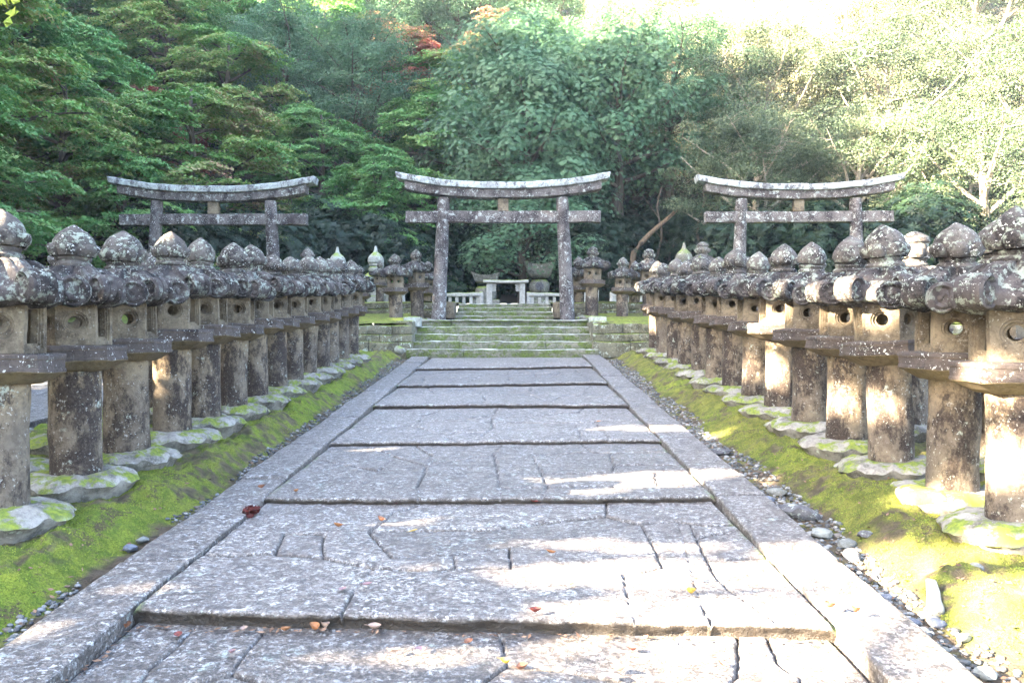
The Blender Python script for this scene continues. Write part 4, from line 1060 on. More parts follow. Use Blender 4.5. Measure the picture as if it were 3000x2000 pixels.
LV = [(775, 1218, 'orange', 'curled'), (874, 1203, 'brown', 'curled'), (950, 1229, 'yellow', 'flat'), (787, 1377, 'pink', 'flat'), (843, 1366, 'pink', 'folded'), (1162, 1527, 'yellow', 'curled'), (1226, 1155, 'red', 'folded'),
      (1265, 1284, 'orange', 'folded'), (1318, 1362, 'orange', 'flat'), (1588, 1385, 'yellow', 'curled'), (902, 1500, 'pale', 'folded'), (965, 1493, 'pink', 'flat'), (720, 1446, 'orange', 'curled'), (745, 1441, 'pale', 'curled'),
      (860, 1444, 'pale', 'curled'), (408, 1460, 'red', 'flat'), (532, 1504, 'pink', 'folded'), (1410, 1560, 'pink', 'flat'), (1453, 1494, 'red', 'folded'), (2060, 1492, 'orange', 'flat'), (1201, 1541, 'brown', 'curled'),
      (1075, 1477, 'brown', 'folded'), (1230, 1442, 'red', 'curled'), (655, 1449, 'orange', 'folded'), (285, 1444, 'brown', 'curled'), (910, 1160, 'dark', 'flat'), (680, 1146, 'orange', 'curled'), (1375, 974, 'orange', 'flat'),
      (1905, 1443, 'orange', 'curled'), (1600, 1350, 'pale', 'folded'), (1965, 1455, 'orange', 'curled'), (600, 1146, 'brown', 'curled'), (1420, 1545, 'pale', 'curled'), (1660, 1530, 'brown', 'folded'), (560, 1449, 'pale', 'folded')]
rf = random.Random(9)
sh = {'curled': 'curled', 'flat': 'flat', 'folded': 'half folded'}
for i, (px, py, c, k) in enumerate(LV):
    d = 1.78 * 1882 / (py - 650)
    if py > 1432: d = 1.80 * 1882 / (py - 650)
    x = (px - 1185) / 1882 * d; L = rf.uniform(0.055, 0.08)
    o = leaf_mb(rf, L, L * rf.uniform(0.5, 0.7), {'curled': 0.9, 'flat': 0.25, 'folded': 0.6}[k]).build('fallen_leaf', LM[c], loc=(x, d, path_z(min(XR, max(XL, x)), d) + 0.012 + (0.03 if not XL < x < XR else 0)))
    o.rotation_euler = (rf.uniform(-.2, .2), rf.uniform(-.2, .2), rf.uniform(0, 6.28))
    near = 'before the first step' if py > 1432 else ('on the second stretch' if py > 1150 else 'far up the paving')
    side = 'left' if px < 700 else ('centre-left' if px < 1050 else ('centre' if px < 1350 else ('centre-right' if px < 1800 else 'right')))
    tag(o, '%s %s fallen leaf %s, %s of the path%s' % (sh[k], {'dark': 'dark red', 'pale': 'pale tan', 'pink': 'pinkish'}.get(c, c), near, side, ', touching the kerb' if i == 24 else ', beyond another' if i == 13 else ', nearest the right kerb' if i == 19 else ''), 'leaf', 'fallen leaves on the paving')
V_ = []
for B, side, n in ((BKL, -1, 700), (BKR, 1, 1100)):
    for _ in range(n):
        y = 3.2 + 12 * rf.random() ** 1.6; s_ = abs(rf.gauss(0.12 if side < 0 else 0.28, 0.22)) if rf.random() < 0.75 else rf.uniform(0, 1.3)
        x = B[4] + B[5] * s_; L = rf.uniform(0.012, 0.045); a = rf.uniform(0, 6.28); t1, t2 = rf.uniform(-.5, .5), rf.uniform(-.5, .5); z = bz(B, x, y) + 0.008 + L * 0.25
        u = Vector((math.cos(a), math.sin(a), t1)) * L * 0.5; v = Vector((-math.sin(a), math.cos(a), t2)) * L * rf.choice([0.08, 0.25, 0.3]); c = Vector((x, y, z))
        V_ += [tuple(c - u), tuple(c + v), tuple(c + u), tuple(c - v)]
for _ in range(160):
    y = 3.3 + 9 * rf.random() ** 1.7; x = rf.choice([XL + 0.03, XR - 0.03, rf.uniform(XL, XR)]) + rf.gauss(0, 0.03); L = rf.uniform(0.008, 0.025); a = rf.uniform(0, 6.28)
    u = Vector((math.cos(a), math.sin(a), 0.2)) * L * 0.5; v = Vector((-math.sin(a), math.cos(a), .1)) * L * 0.22; c = Vector((x, y, path_z(min(XR, max(XL, x)), y) + 0.012))
    V_ += [tuple(c - u), tuple(c + v), tuple(c + u), tuple(c - v)]
for _ in range(150):
    x = rf.uniform(XL + 0.05, XR - 0.05); L = rf.uniform(0.015, 0.05); a = rf.uniform(0, 6.28); y = ry(0, x) - abs(rf.gauss(0.0, 0.035)) - 0.03
    if rf.random() < 0.35: x = XL + abs(rf.gauss(0, 0.04)) + 0.02; y = rf.uniform(2.9, 4.3)
    u = Vector((math.cos(a), math.sin(a), rf.uniform(-.2, .5))) * L * 0.5; v = Vector((-math.sin(a), math.cos(a), rf.uniform(-.3, .3))) * L * 0.24; c = Vector((x, y, path_z(x, y) + 0.012 + L * 0.15))
    V_ += [tuple(c - u), tuple(c + v), tuple(c + u), tuple(c - v)]
g = G('leaf_litter'); i_ = g.N.new('ShaderNodeNewGeometry').outputs['Random Per Island']
lit_m = g.done(g.mix(i_, (0.06, 0.035, 0.025), (0.24, 0.15, 0.10)))
tag(link('leaf_litter', mesh('leaf_litter', V_, np.arange(len(V_)).reshape(-1, 4), lit_m, smooth=False)), 'crumbled dry leaves and bits of twig in the gutters and on the moss', 'leaf litter', kind='stuff')
# dark clump of dead leaves at the kerb
mb = MB()
for k in range(18):
    q = leaf_mb(rf, rf.uniform(.05, .09), rf.uniform(.03, .05), rf.uniform(0.4, 1.3), True)
    mb.join(q.xf(Matrix.Translation((rf.gauss(0, .024), rf.gauss(0, .04), rf.uniform(0.0, .06))) @ Matrix.Rotation(rf.uniform(0, 6), 4, 'Z') @ Matrix.Rotation(rf.uniform(-1, 1), 4, 'X')))
d = 1.76 * 1882 / (1183 - 650); o = mb.build('leaf_clump', LM['dark'], loc=((572 - 1185) / 1882 * d, d, P(d) + ZO - 0.04)); tag(o, 'clump of dark red dead leaves caught against the left kerb', 'leaf clump')

# ------------------------------------------------------------------ trees
def leaves(C_, Nn, L, W, jit=0.5, axis=None, drop=None):
    """diamond leaves at centres C_, facing roughly Nn"""
    n = len(C_); nn = unit(Nn + jit * rs.normal(size=(n, 3)))
    a = rs.normal(size=(n, 3)) if axis is None else axis + 0.25 * rs.normal(size=(n, 3))
    a = unit(a - (a * nn).sum(1, keepdims=True) * nn); b = np.cross(nn, a)
    l = (L * rs.uniform(0.7, 1.25, (n, 1))) / 2; w_ = (W * rs.uniform(0.75, 1.2, (n, 1))) / 2
    V = np.stack([C_ - a * l, C_ + b * w_ - nn * w_ * 0.25, C_ + a * l, C_ - b * w_ - nn * w_ * 0.25], 1)
    return V
def to_mesh(name, Vq, mat):
    n = len(Vq); return mesh(name, Vq.reshape(-1, 3), np.arange(n * 4).reshape(n, 4), mat, smooth=False)
def spray(n, rx, rz, droop):
    """flattened tier of foliage"""
    a = rs.uniform(0, 2 * PI, n); rr = np.sqrt(rs.uniform(0, 1, n)) * (0.75 + 0.35 * np.sin(a * 3 + rs.uniform(0, 6)) * rs.uniform(0.3, 1))
    x = rr * np.cos(a) * rx; y = rr * np.sin(a) * rx
    z = -droop * (rr ** 2) * rx * 0.5 + rs.normal(0, rz * 0.4, n) + 0.07 * rx * np.sin(x * 5 / rx + rs.uniform(0, 6))
    nrm = np.stack([x / rx * droop, y / rx * droop, np.ones(n)], 1)
    return np.stack([x, y, z], 1), nrm
def limb(p0, dirv, L, bend, r0, r, seg=6):
    pts = [Vector(p0)]; d = Vector(dirv).normalized()
    for k in range(seg):
        d = (d + Vector((r.uniform(-.22, .22), r.uniform(-.22, .22), bend + r.uniform(-.1, .1)))).normalized()
        pts.append(pts[-1] + d * L / seg)
    return pts, [r0 * (1 - 0.85 * k / seg) for k in range(seg + 1)]
def make_tree(kind, seed, H, Rc, mat, nl=14, ns=9, nleaf=210, bark='bark', name='tree', lean=0.0, lsz=1.0):
    """layered: tiers of foliage on spreading limbs. dome: clumps of leaf rosettes. airy: loose clumps with bare limbs showing"""
    r = random.Random(seed); root = empty(name); mbT = MB()
    tp = [(0, 0, -0.8)]; x = y = 0.0
    for k in range(1, 9):
        x += r.uniform(-.09, .09) * H / 8 + lean * H / 8; y += r.uniform(-.09, .09) * H / 8; tp.append((x, y, -0.8 + (H * 0.86 + 0.8) * k / 8))
    tr = [0.028 * H * (1.25 - 1.05 * k / 8) for k in range(9)]; mbT.join(tube(tp, tr, 9))
    out = []
    for i in range(nl):
        t = (i + 0.5) / nl; k0 = 0.28 + 0.66 * t if kind != 'airy' else 0.35 + 0.6 * t
        f = k0 * 8; a, b = tp[min(7, int(f))], tp[min(8, int(f) + 1)]; p = Vector(a).lerp(Vector(b), f - int(f))
        az = i * 2.39996 + r.uniform(-.4, .4)
        prof = math.sin(PI * min(1, 0.22 + 0.74 * t)) ** 0.7 if kind != 'layered' else (1 - 0.62 * t)
        L = Rc * prof * r.uniform(0.85, 1.1); el = {'layered': 0.22 + 0.35 * t, 'dome': 0.25 + 0.9 * t, 'airy': 0.45 + 0.6 * t}[kind]
        dv = (math.cos(az) * math.cos(el), math.sin(az) * math.cos(el), math.sin(el))
        pts, rad = limb(p, dv, L, {'layered': -0.06, 'dome': -0.02, 'airy': 0.03}[kind], max(0.03, 0.012 * H * (1.1 - t * 0.6)), r)
        mbT.join(tube(pts, rad, 6))
        for j in range(ns):
            s = 0.30 + 0.72 * (j + r.random()) / ns; s = min(s, 1.0); q = s * 6; pp = pts[min(5, int(q))].lerp(pts[min(6, int(q) + 1)], q - int(q))
            side = Vector((-math.sin(az), math.cos(az), 0)) * r.uniform(-1, 1) * L * 0.42 * (1.15 - 0.5 * s)
            c = pp + side + Vector((0, 0, r.uniform(-.25, .35)))
            if r.random() < 0.5: mbT.join(tube([pp, pp.lerp(c, .6) + Vector((0, 0, .1)), c], [0.02, 0.014, 0.006], 4))
            if kind == 'layered':
                rx = r.uniform(0.55, 1.05) * (Rc / 4.2) ** 0.5; P_, N_ = spray(nleaf, rx, 0.07, r.uniform(0.2, 0.7))
                tilt = 0.22 * np.array([math.cos(az), math.sin(az)]); P_[:, 2] -= P_[:, 0] * tilt[0] + P_[:, 1] * tilt[1]; N_[:, :2] += tilt
                out.append(leaves(P_ + np.array(c), N_, 0.13 * lsz, 0.085 * lsz, 0.42))
            elif kind == 'dome':
                rx = r.uniform(0.6, 1.25); nw = nleaf // 8
                dirs = unit(rs.normal(size=(nw, 3)) + np.array([dv[0] * 0.6, dv[1] * 0.6, 0.55])); ctr = dirs * rx * np.array([1, 1, 0.75]) * rs.uniform(0.75, 1.05, (nw, 1)) + np.array(c)
                up = unit(dirs + np.array([0, 0, 0.5])); e1 = unit(np.cross(up, rs.normal(size=(nw, 3)))); e2 = np.cross(up, e1)
                for q_ in range(8):
                    an = q_ * PI / 4 + rs.uniform(-.2, .2, (nw, 1)); ax = e1 * np.cos(an) + e2 * np.sin(an) + up * rs.uniform(0.0, .55, (nw, 1)); ax = unit(ax)
                    out.append(leaves(ctr + ax * 0.085 * lsz, up, 0.17 * lsz, 0.05 * lsz, 0.12, axis=ax))
            else:
                rx = r.uniform(0.45, 0.9); dd = unit(rs.normal(size=(nleaf, 3)) + np.array([0, 0, 0.35])); rr = rs.uniform(0.35, 1, (nleaf, 1)) ** 0.6
                out.append(leaves(dd * rr * rx * np.array([1.15, 1.15, 0.55]) + np.array(c), dd + np.array([0, 0, 0.6]), 0.10 * lsz, 0.05 * lsz, 0.6))
    Vq = np.concatenate(out)
    mbT.build('trunk', M[bark], root)
    link('crown', to_mesh('crown', Vq, M[mat]), root)
    return root
T = {
 'mapleA': make_tree('layered', 1, 9.0, 5.2, 'maple', 18, 10, 250, name='maple_tree'),
 'mapleB': make_tree('layered', 2, 8.0, 4.6, 'mapleg', 17, 10, 250, name='maple_tree'),
 'mapleC': make_tree('layered', 7, 8.5, 4.4, 'redmaple', 15, 10, 230, name='maple_tree'),
 'ever': make_tree('dome', 3, 9.5, 4.3, 'ever', 24, 12, 560, lsz=0.64, name='evergreen_tree'),
 'oak': make_tree('airy', 4, 9.5, 4.6, 'oak', 16, 10, 300, 'palebark', name='oak_tree'),
 'oakB': make_tree('airy', 6, 9.0, 4.4, 'ever', 17, 11, 300, name='broadleaf_tree'),
 'oakP': make_tree('airy', 14, 9.5, 4.8, 'sunoak', 18, 11, 300, 'palebark', name='oak_tree'),
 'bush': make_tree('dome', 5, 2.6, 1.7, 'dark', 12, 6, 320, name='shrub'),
}
tused = set()
def put(kind, x, y, z, s, rz, label, cat='tree', group=None, sz=None, dz=0):
    if label.startswith(('dense evergreen right', 'full green tree above')): z += 1.3
    if kind in tused: o = copy_tree(T[kind])
    else: o = T[kind]; tused.add(kind)
    o.location = (x, y, z + dz); o.rotation_euler = (0, 0, R(rz)); o.scale = (s, s, sz or s); tag(o, label, cat, group); return o
def gz(x, y):
    return float(hz(np.array([[float(x)]]), np.array([[float(y)]]))[0, 0])
TR = [
 # left bank maples, near to far
 ('mapleB', -13.6, 19.5, 0.80, 20, 'green maple at far left behind the nearest left lanterns'),
 ('mapleA', -16.5, 23.5, 1.05, 80, 'maple with yellowing sprays on the slope at far left'),
 ('mapleB', -12.6, 26.5, 0.85, 200, 'bright green maple spreading behind the left torii'),
 ('mapleA', -12.0, 30.5, 1.05, 300, 'maple with rusty tips above the left torii'),
 ('mapleB', -18.5, 29.0, 1.15, 40, 'tall green maple on the upper left slope'),
 ('mapleA', -21.5, 26.0, 1.15, 150, 'maple with reddish top at the upper left edge'),
 ('mapleC', -15.5, 35.0, 0.95, 10, 'reddening maple high on the left slope'),
 ('mapleB', -22.0, 35.0, 1.2, 95, 'green maple at the top left of the slope'),
 ('mapleA', -17.5, 41.0, 1.2, 210, 'hazy maple at the top of the left slope'),
 ('mapleA', -15.0, 27.0, 0.9, 130, 'maple with pale sprays left of the left torii'),
 ('mapleB', -16.8, 32.0, 1.1, 260, 'deep green maple above the left lantern row'),
 ('mapleB', -20.5, 31.0, 1.2, 330, 'shaded green maple at the left edge, halfway up'),
 ('mapleA', -13.8, 39.0, 1.1, 45, 'maple with orange tips high above the left torii'),
 ('mapleB', -20.0, 45.0, 1.35, 75, 'green maple near the top left edge of the wood'),
 ('mapleA', -26.5, 41.0, 1.3, 15, 'maple at the upper left corner'),
 ('mapleB', -24.0, 50.0, 1.4, 190, 'pale maple behind the upper left corner maple'),
 ('mapleB', -15.5, 50.0, 1.3, 100, 'pale green tree behind the hazy maples, upper left'),
 ('mapleB', -8.6, 36.5, 1.0, 120, 'green maple above the right end of the left torii'),
 ('mapleB', -28.0, 43.0, 1.9, 10, 'tall green maple crowning the far left ridge'),
 ('oakB', -24.0, 53.0, 1.9, 70, 'tall bluish tree on the left ridge, near the top edge'),
 ('mapleA', -31.0, 51.0, 2.0, 130, 'tall maple on the left ridge beyond the others'),
 ('oakB', -18.5, 59.0, 1.8, 200, 'tall hazy tree on the ridge above the hollow'),
 ('mapleB', -33.0, 37.0, 1.9, 260, 'tall shaded maple on the far left ridge'),
 ('oakB', -12.2, 43.5, 1.15, 0, 'bluish hazy tree above the left torii, near the top edge'),
 # centre left
 ('mapleB', -5.4, 33.0, 0.85, 250, 'green maple between the left and middle torii'),
 ('mapleB', -4.3, 38.5, 1.05, 30, 'taller green maple left of the big round evergreen'),
 ('mapleC', -6.0, 47.0, 1.1, 60, 'red-tinged maple high above the middle torii, on the left'),
 ('mapleC', -1.5, 50.0, 1.15, 160, 'pinkish red maple near the top centre'),
 ('oakB', -9.5, 54.0, 1.3, 90, 'pale hazy tree at the top edge left of centre'),
 ('mapleA', -3.5, 44.0, 1.0, 310, 'maple with orange patches behind the green maples'),
 # centre
 ('ever', 0.6, 35.0, 1.0, 0, 'big round evergreen with leaf rosettes above the middle torii'),
 ('ever', 0.0, 38.2, 1.15, 130, 'taller evergreen dome rising behind the round evergreen'),
 ('ever', 4.6, 36.8, 1.0, 70, 'dense evergreen right of the middle torii'),
 ('oakB', 7.2, 38.5, 1.05, 200, 'full green tree above the dark gap, right of centre'),
 ('oakB', 4.2, 42.5, 1.15, 20, 'green tree behind the dense evergreen, right of centre'),
 ('mapleC', 4.0, 48.5, 1.0, 200, 'rosy maple above the evergreen domes'),
 ('oakB', 2.5, 56.0, 1.3, 10, 'pale green tree at the top edge, centre'),
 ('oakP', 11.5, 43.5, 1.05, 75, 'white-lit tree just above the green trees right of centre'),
 ('oakB', -8.0, 42.0, 1.1, 140, 'blue-green tree in the hazy hollow, upper left of centre'),
 ('mapleB', -11.5, 49.0, 1.3, 290, 'green maple beyond the hazy hollow'),
 ('oakB', -3.8, 57.0, 1.35, 35, 'leafy tree at the top edge, just left of centre'),
 ('mapleA', 0.8, 45.0, 1.15, 200, 'gold-tinged maple directly behind the evergreen domes'),
 ('mapleC', -8.5, 50.5, 1.05, 120, 'pinkish maple at the top, left of the red one'),
 ('oakB', -7.0, 60.0, 1.4, 300, 'far pale tree closing the hollow at the top edge'),
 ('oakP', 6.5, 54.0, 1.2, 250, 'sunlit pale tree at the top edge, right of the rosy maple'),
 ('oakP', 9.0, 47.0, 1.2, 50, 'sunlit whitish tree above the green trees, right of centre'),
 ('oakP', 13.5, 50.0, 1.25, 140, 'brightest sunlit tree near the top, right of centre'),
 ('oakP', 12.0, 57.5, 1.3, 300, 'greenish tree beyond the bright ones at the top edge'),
 # right
 ('oak', 9.6, 33.0, 0.85, 10, 'silvery oak behind the left half of the right torii'),
 ('oak', 13.4, 32.5, 0.85, 120, 'silvery oak behind the right half of the right torii'),
 ('oak', 17.3, 30.0, 0.95, 250, 'sunlit oak behind the nearest right lanterns'),
 ('oak', 11.8, 38.0, 1.1, 200, 'oak with bare twisting limbs above the right torii'),
 ('oak', 17.0, 37.0, 1.15, 300, 'sunlit oak above the right end of the right torii'),
 ('oak', 21.5, 34.0, 1.15, 75, 'large oak at the right edge with pale limbs'),
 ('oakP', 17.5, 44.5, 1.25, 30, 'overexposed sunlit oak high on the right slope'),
 ('oak', 23.0, 41.0, 1.3, 170, 'oak with brownish shade inside at the upper right'),
 ('mapleA', 27.5, 40.0, 1.2, 60, 'golden-green maple at the upper right corner'),
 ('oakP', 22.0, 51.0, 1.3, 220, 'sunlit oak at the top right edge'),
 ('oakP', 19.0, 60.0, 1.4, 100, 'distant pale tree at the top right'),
]
for (k, x, y, s, rz, lab) in TR:
    put(k, x, y, gz(x, y) if (y > 33.6 or x < -12.5 or x > 17) else 2.75 if y > 24 else 2.0, s, rz, lab, 'tree', 'hillside trees')
# more of the wood higher up, closing the view
rt = random.Random(4); wood = []
for j, y in enumerate((60, 69, 79, 90)):
    n = 9 + j * 2; wdt = 0.70 * y
    for i in range(n):
        x = -wdt + 2 * wdt * (i + 0.5 + rt.uniform(-.25, .25)) / n
        k = rt.choice(['mapleB', 'oakB', 'mapleA'] if x < 2 else ['oakP', 'oakB', 'oak'])
        put(k, x, y + rt.uniform(-2, 2), gz(x, y) - 0.3, rt.uniform(1.35, 1.7), rt.uniform(0, 360), 'hazy tree of the far wood at the top of the hill', 'tree', 'far wood at the top of the hill')
# shrubs in the dark under the trees
for i, (x, y, s, lab) in enumerate([(-11.5, 27.5, 1.2, 'far left'), (-9.0, 29.5, 1.1, 'left'), (-7.0, 31.5, 1.3, 'left torii, right side'), (-5.2, 30.6, 1.1, 'pagodas'), (-3.8, 33.2, 1.2, 'left post of the middle torii'), (-2.2, 35.0, 1.0, 'left grave tower'),
                              (-0.3, 35.2, 1.1, 'small stone gate'), (1.3, 35.4, 1.0, 'right grave tower'), (2.8, 34.2, 1.1, 'pale slab'), (4.3, 35.5, 0.9, 'right terrace lanterns'), (6.9, 36.5, 0.9, 'leaning trunk'), (9.0, 31.5, 1.2, 'right torii, left side'),
                              (11.5, 31.0, 1.3, 'right torii, right side'), (14.0, 29.0, 1.3, 'nearest right lanterns'), (17.0, 27.0, 1.2, 'right edge')]):
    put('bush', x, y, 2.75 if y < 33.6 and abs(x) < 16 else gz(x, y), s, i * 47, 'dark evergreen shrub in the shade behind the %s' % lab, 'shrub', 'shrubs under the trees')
# leaning trunk and dead stems in the dark gap right of the middle torii
a = PX(1440, 600, 33); b = PX(1568, 462, 34.5)
pts = [Vector(a).lerp(Vector(b), t) + Vector((0, 0, 0.12 * math.sin(t * 5))) for t in [i / 8 for i in range(9)]]; pts[0].z -= 1.2
tb = tube(pts, [0.13 - 0.07 * i / 8 for i in range(9)], 8)
tb.join(tube([pts[5], pts[5] + Vector((.5, .2, .5)), pts[5] + Vector((1.0, .1, .6))], [0.04, 0.025, 0.01], 6))
tag(tb.build('leaning_trunk', M['trunkb']), 'bare trunk leaning to the right in the dark gap beyond the middle torii', 'tree trunk')
def stem(px, y0, y1, d, rad, lab, mat='bark'):
    a = Vector(PX(px, y1, d)); b = Vector(PX(px + rt.uniform(-14, 14), y0, d)); a.z = min(a.z, gz(a.x, d) - 0.2 if d > 33.6 else 2.6)
    pts = [a.lerp(b, i / 10) + Vector((0.12 * math.sin(i * 1.1 + px), 0, 0)) for i in range(11)]
    o = tube(pts, [rad * (1 - 0.5 * i / 10) for i in range(11)], 7)
    for k in (5, 7, 8): 
        q = pts[k] + Vector((rt.uniform(-1, 1), rt.uniform(-.5, .5), rt.uniform(.4, 1))); o.join(tube([pts[k], q], [rad * .35, rad * .1], 5))
    tag(o.build('tree_trunk', M[mat]), lab, 'tree trunk', 'slender trunks in the shade')
stem(614, 40, 330, 46, 0.20, 'tall pale trunk standing in the hazy gap at upper left', 'palebark'); stem(700, 90, 330, 47, 0.14, 'thin trunk in the blue hazy gap, right of the tall pale trunk', 'palebark')
stem(735, 60, 400, 47, 0.12, 'second thin trunk in the blue hazy gap', 'palebark'); stem(768, 110, 420, 45, 0.10, 'third thin trunk in the blue hazy gap, next to the maples', 'palebark')
stem(668, 330, 440, 34, 0.06, 'thin stem between the left torii and the green maples'); stem(1225, 560, 680, 33.5, 0.10, 'dark trunk rising beside the crested grave tower')
stem(1510, 430, 640, 35, 0.07, 'thin upright stem behind the leaning trunk'); stem(1600, 440, 640, 34.5, 0.08, 'stem in shade left of the right torii post')
n = 150000; gx1 = rs.uniform(-34, 34, n); gy1 = 33.8 + 42 * rs.random(n) ** 1.2
gx2 = -12.6 - 16 * rs.random(40000); gy2 = rs.uniform(14, 34, 40000); gx3 = 17.1 + 12 * rs.random(25000); gy3 = rs.uniform(18, 34, 25000)
gx_ = np.concatenate([gx1, gx2, gx3]); gy_ = np.concatenate([gy1, gy2, gy3]); hh = 0.9 * np.clip(0.4 + fbm(gx_ * 0.7, gy_ * 0.7, 3), 0.05, 1) * rs.random(len(gx_)) ** 0.5
c = np.stack([gx_, gy_, hz(gx_, gy_) + hh], 1)
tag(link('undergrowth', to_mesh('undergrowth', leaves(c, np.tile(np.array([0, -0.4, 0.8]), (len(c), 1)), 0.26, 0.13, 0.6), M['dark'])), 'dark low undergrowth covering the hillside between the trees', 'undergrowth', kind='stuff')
# crown hanging low over the small gate
put('ever', 0.3, 33.2, 2.9, 0.72, 45, 'low evergreen bough mass seen through the middle torii', 'tree', 'hillside trees', sz=0.58)

# ------------------------------------------------------------------ unseen trees added left of the picture; crowns gapped to shade the yard in patches
LIT = [  # places the sun reaches: (x, y, z, rx, ry) on the ground plane or at height z
]
def gpt(px, py, H=1.73):
    d = H * 1882 / (py - 650); return ((px - 1185) / 1882 * d, d)
def add_lit(px, py, rx, ry_, H=1.73):
    x, d = gpt(px, py, H); LIT.append((x, d, P(d) + EYE - H, rx, ry_))
add_lit(1480, 1480, 0.8, 0.12); add_lit(1250, 1510, 0.35, 0.06); add_lit(1000, 1475, 0.35, 0.05); add_lit(1300, 1240, 0.5, 0.05); add_lit(2150, 1545, 1.35, 0.50); add_lit(1850, 1500, 0.55, 0.30); add_lit(1850, 1440, 1.0, 0.14); add_lit(1700, 1400, 1.1, 0.13); add_lit(1480, 1408, 0.6, 0.045); add_lit(1850, 1310, 0.9, 0.22); add_lit(1500, 1300, 0.6, 0.14); add_lit(1950, 1265, 0.6, 0.20); add_lit(2450, 1420, 1.2, 0.5); add_lit(2700, 1540, 1.6, 0.6); add_lit(1450, 1450, 0.5, 0.055); add_lit(1150, 1470, 0.25, 0.05); add_lit(800, 1475, 0.32, 0.055)
add_lit(1750, 1380, 0.9, 0.07); add_lit(1550, 1330, 0.75, 0.10); add_lit(1900, 1330, 0.5, 0.11); add_lit(1300, 1300, 0.45, 0.06); add_lit(2350, 1400, 1.0, 0.20); add_lit(2200, 1290, 0.6, 0.12)
add_lit(1350, 1105, 0.85, 0.12); add_lit(1600, 1090, 0.8, 0.16); add_lit(1250, 1125, 0.7, 0.06); add_lit(1450, 980, 0.7, 0.12); add_lit(1580, 985, 0.45, 0.14); add_lit(820, 1023, 0.35, 0.05); add_lit(700, 1030, 0.2, 0.08)
add_lit(880, 1185, 0.3, 0.05); add_lit(930, 1305, 0.16, 0.03); add_lit(240, 1350, 0.35, 0.05); add_lit(80, 1450, 0.2, 0.06); add_lit(1450, 1250, 0.5, 0.05)
add_lit(2150, 1130, 0.5, 0.2, 1.5)
LIT += [(3.2, 10.05, P(10) + 0.4, 0.35, 0.5), (3.15, 10.0, P(10) + 0.95, 0.4, 0.35), (3.2, 7.05, P(7) + 0.4, 0.3, 0.25), (3.2, 7.05, P(7) + 1.2, 0.35, 0.16), (3.2, 8.0, P(8) + 0.3, 0.3, 0.2), (3.2, 8.0, P(8) + 1.15, 0.3, 0.12),
        (3.2, 5.3, P(5.3) + 0.3, 0.4, 0.25), (3.2, 5.3, P(5.3) + 0.75, 0.4, 0.12), (3.2, 9.05, P(9) + 1.2, 0.3, 0.12), (3.2, 11.0, P(11) + 0.3, 0.3, 0.2), (3.15, 18.5, P(18) + 0.7, 0.5, 0.5), (-3.5, 6.2, P(6.4) + 1.2, 0.25, 0.10),
        (-3.6, 5.4, P(5.4) + 1.75, 0.35, 0.16), (-3.5, 8.2, P(8.2) + 0.55, 0.2, 0.08), (4.2, 8.9, P(9) + 1.8, 0.4, 0.25), (6.0, 20, 2, 3, 0.5)]
SV = np.array(SUN)
def prune(Vq, off, keep_fn=None):
    """gaps in the foliage: leave out leaves standing between the sun and the sunlit places"""
    Cn = Vq.mean(1) + np.array(off); keep = np.ones(len(Cn), bool)
    for (x, y, z, rx, ry_) in LIT:
        t = (Cn[:, 2] - z) / SV[2]; gx_ = Cn[:, 0] - SV[0] * t; gy_ = Cn[:, 1] - SV[1] * t
        e = ((gx_ - x) / (rx + min(0.14, rx * 0.3))) ** 2 + ((gy_ - y) / (ry_ + 0.075)) ** 2
        e = e + 0.5 * fbm(gx_ * 2.5, gy_ * 4, 2)
        keep &= ~((e < 1) & (t > 0))
    return Vq[keep]
def shade_tree(x, y, z, H, Rc, seed, lab, n=9000):
    r = random.Random(seed); root = empty('shade_tree', (x, y, z)); mbT = MB()
    tp = [(r.uniform(-.1, .1) * k, r.uniform(-.1, .1) * k, -0.8 + H * 0.8 * k / 8) for k in range(9)]; mbT.join(tube(tp, [0.3 - 0.028 * k for k in range(9)], 8))
    ctr = []
    for i in range(16):
        az = i * 2.4; t = (i + .5) / 16; L = Rc * r.uniform(.7, 1.0) * math.sin(PI * (0.2 + 0.7 * t)); p = Vector((0, 0, H * (0.12 + 0.8 * t)))
        q = p + Vector((math.cos(az) * L, math.sin(az) * L, L * 0.15)); mbT.join(tube([(0, 0, H * (0.1 + 0.65 * t)), q], [0.07, 0.015], 5))
        ctr += [p.lerp(q, s) for s in (0.35, 0.7, 1.0)]
    nq = n // len(ctr); out = []
    for c in ctr:
        d_ = rs.normal(size=(nq, 3)) * np.array([1.05, 1.05, 0.6]) * Rc * 0.24; out.append(leaves(d_ + np.array(c), d_ * 0 + np.array([-0.5, -0.2, 0.7]), 0.26, 0.20, 0.6))
    Vq = prune(np.concatenate(out), (x, y, z))
    mbT.build('trunk', M['bark'], root); link('crown', to_mesh('crown', Vq, M['mapleg']), root)
    tag(root, lab, 'tree', 'unseen shade trees left of the yard')
for (kd, x, y, sc, rz) in [('mapleB', -29, 22, 1.35, 0), ('mapleB', -30, 29, 1.4, 50), ('mapleA', -28.5, 15, 1.3, 100), ('mapleB', -36, 10, 1.6, 150), ('mapleB', -37, 18, 1.6, 200), ('mapleA', -36.5, 26, 1.6, 250), ('mapleB', -36, 33, 1.6, 300), ('mapleB', -43, 14, 1.7, 20), ('mapleB', -43, 24, 1.7, 120)]:  # more unseen trees on the ridge, added to shade the slopes in view
    put(kd, x, y, gz(x, y), sc, rz, 'unseen leafy tree added left of the yard for its shade', 'tree', 'unseen shade trees left of the yard')
k = 0
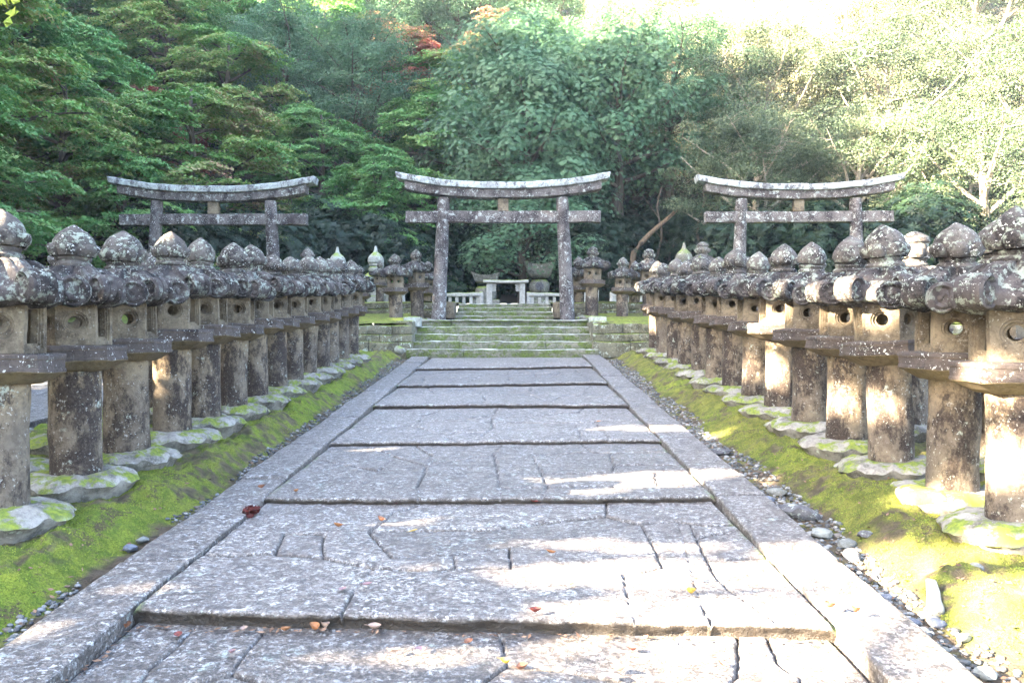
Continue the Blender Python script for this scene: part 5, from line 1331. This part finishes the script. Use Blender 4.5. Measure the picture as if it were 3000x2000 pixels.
for (x, y, H, Rc) in [(-14.5, 13.5, 11, 3.8), (-15.5, 8.0, 12, 4.2), (-14.5, 2.5, 12, 4.2), (-15.5, -3, 12, 4.2), (-15, -8.5, 12, 4.2), (-20, 11, 14, 4.5), (-20.5, 4.5, 14.5, 4.8), (-20, -2, 14.5, 4.8), (-20.5, -9, 14.5, 4.8), (-20, 17, 14, 4.2), (-26, 0, 17, 5.5), (-26, 9, 17, 5.5), (-26, -9, 17, 5.5), (-27, 18, 15, 5)]:
    shade_tree(x, y, max(gz(x, y), P(y) - 0.3), H, Rc, 60 + k, 'unseen tree added left of the yard for its shade, number %d from the front' % (k + 1) if False else 'unseen leafy tree added left of the yard for its shade', 12000); k += 1

# twig with yellow-green leaves hanging into the top left corner
root = empty('hanging_twig', PX(-40, -60, 4.0)); mb = tube([(0, 0, 0), (0.05, 0, -0.03), (0.10, 0, -0.10), (0.12, 0, -0.17)], [0.006, 0.005, 0.003, 0.002], 5); mb.build('twig', M['bark'], root)
out = []
for (a, b, c) in [(0.10, 0, -0.13), (0.13, 0.01, -0.18), (0.07, 0, -0.12), (0.15, 0, -0.12), (0.115, 0, -0.23)]:
    out.append(leaves(np.array([[a, b, c]] * 2), np.array([[0, -1, 0.3]] * 2), 0.07, 0.04, 0.3))
link('leaf_cluster', to_mesh('leaf_cluster', np.concatenate(out), M['tuft']), root); tag(root, 'yellow-green leafy twig hanging into the top left corner', 'twig')

# prototypes that were never placed are removed
for i, p in enumerate(PROTO):
    if i not in used:
        for c in [q for q in COL.objects if q.parent == p]: bpy.data.objects.remove(c)
        bpy.data.objects.remove(p)

# ------------------------------------------------------------------ hazy air
hm = bpy.data.materials.new('haze'); hm.use_nodes = True; hm.node_tree.nodes.clear()
vo = hm.node_tree.nodes.new('ShaderNodeVolumePrincipled'); vo.inputs['Color'].default_value = (0.80, 0.88, 1.0, 1); vo.inputs['Density'].default_value = 0.0006; vo.inputs['Anisotropy'].default_value = 0.3
ou = hm.node_tree.nodes.new('ShaderNodeOutputMaterial'); hm.node_tree.links.new(vo.outputs[0], ou.inputs['Volume'])
x0, x1, y0, y1, z0, z1 = -64, 64, -32, 115, -8, 82
HV = [(x, y, z) for z in (z0, z1) for y in (y0, y1) for x in (x0, x1)]
o = link('haze', mesh('haze', HV, [(0, 2, 3, 1), (4, 5, 7, 6), (0, 1, 5, 4), (2, 6, 7, 3), (0, 4, 6, 2), (1, 3, 7, 5)], hm, smooth=False)); tag(o, 'pale bluish haze hanging between the trees', 'haze', kind='stuff')
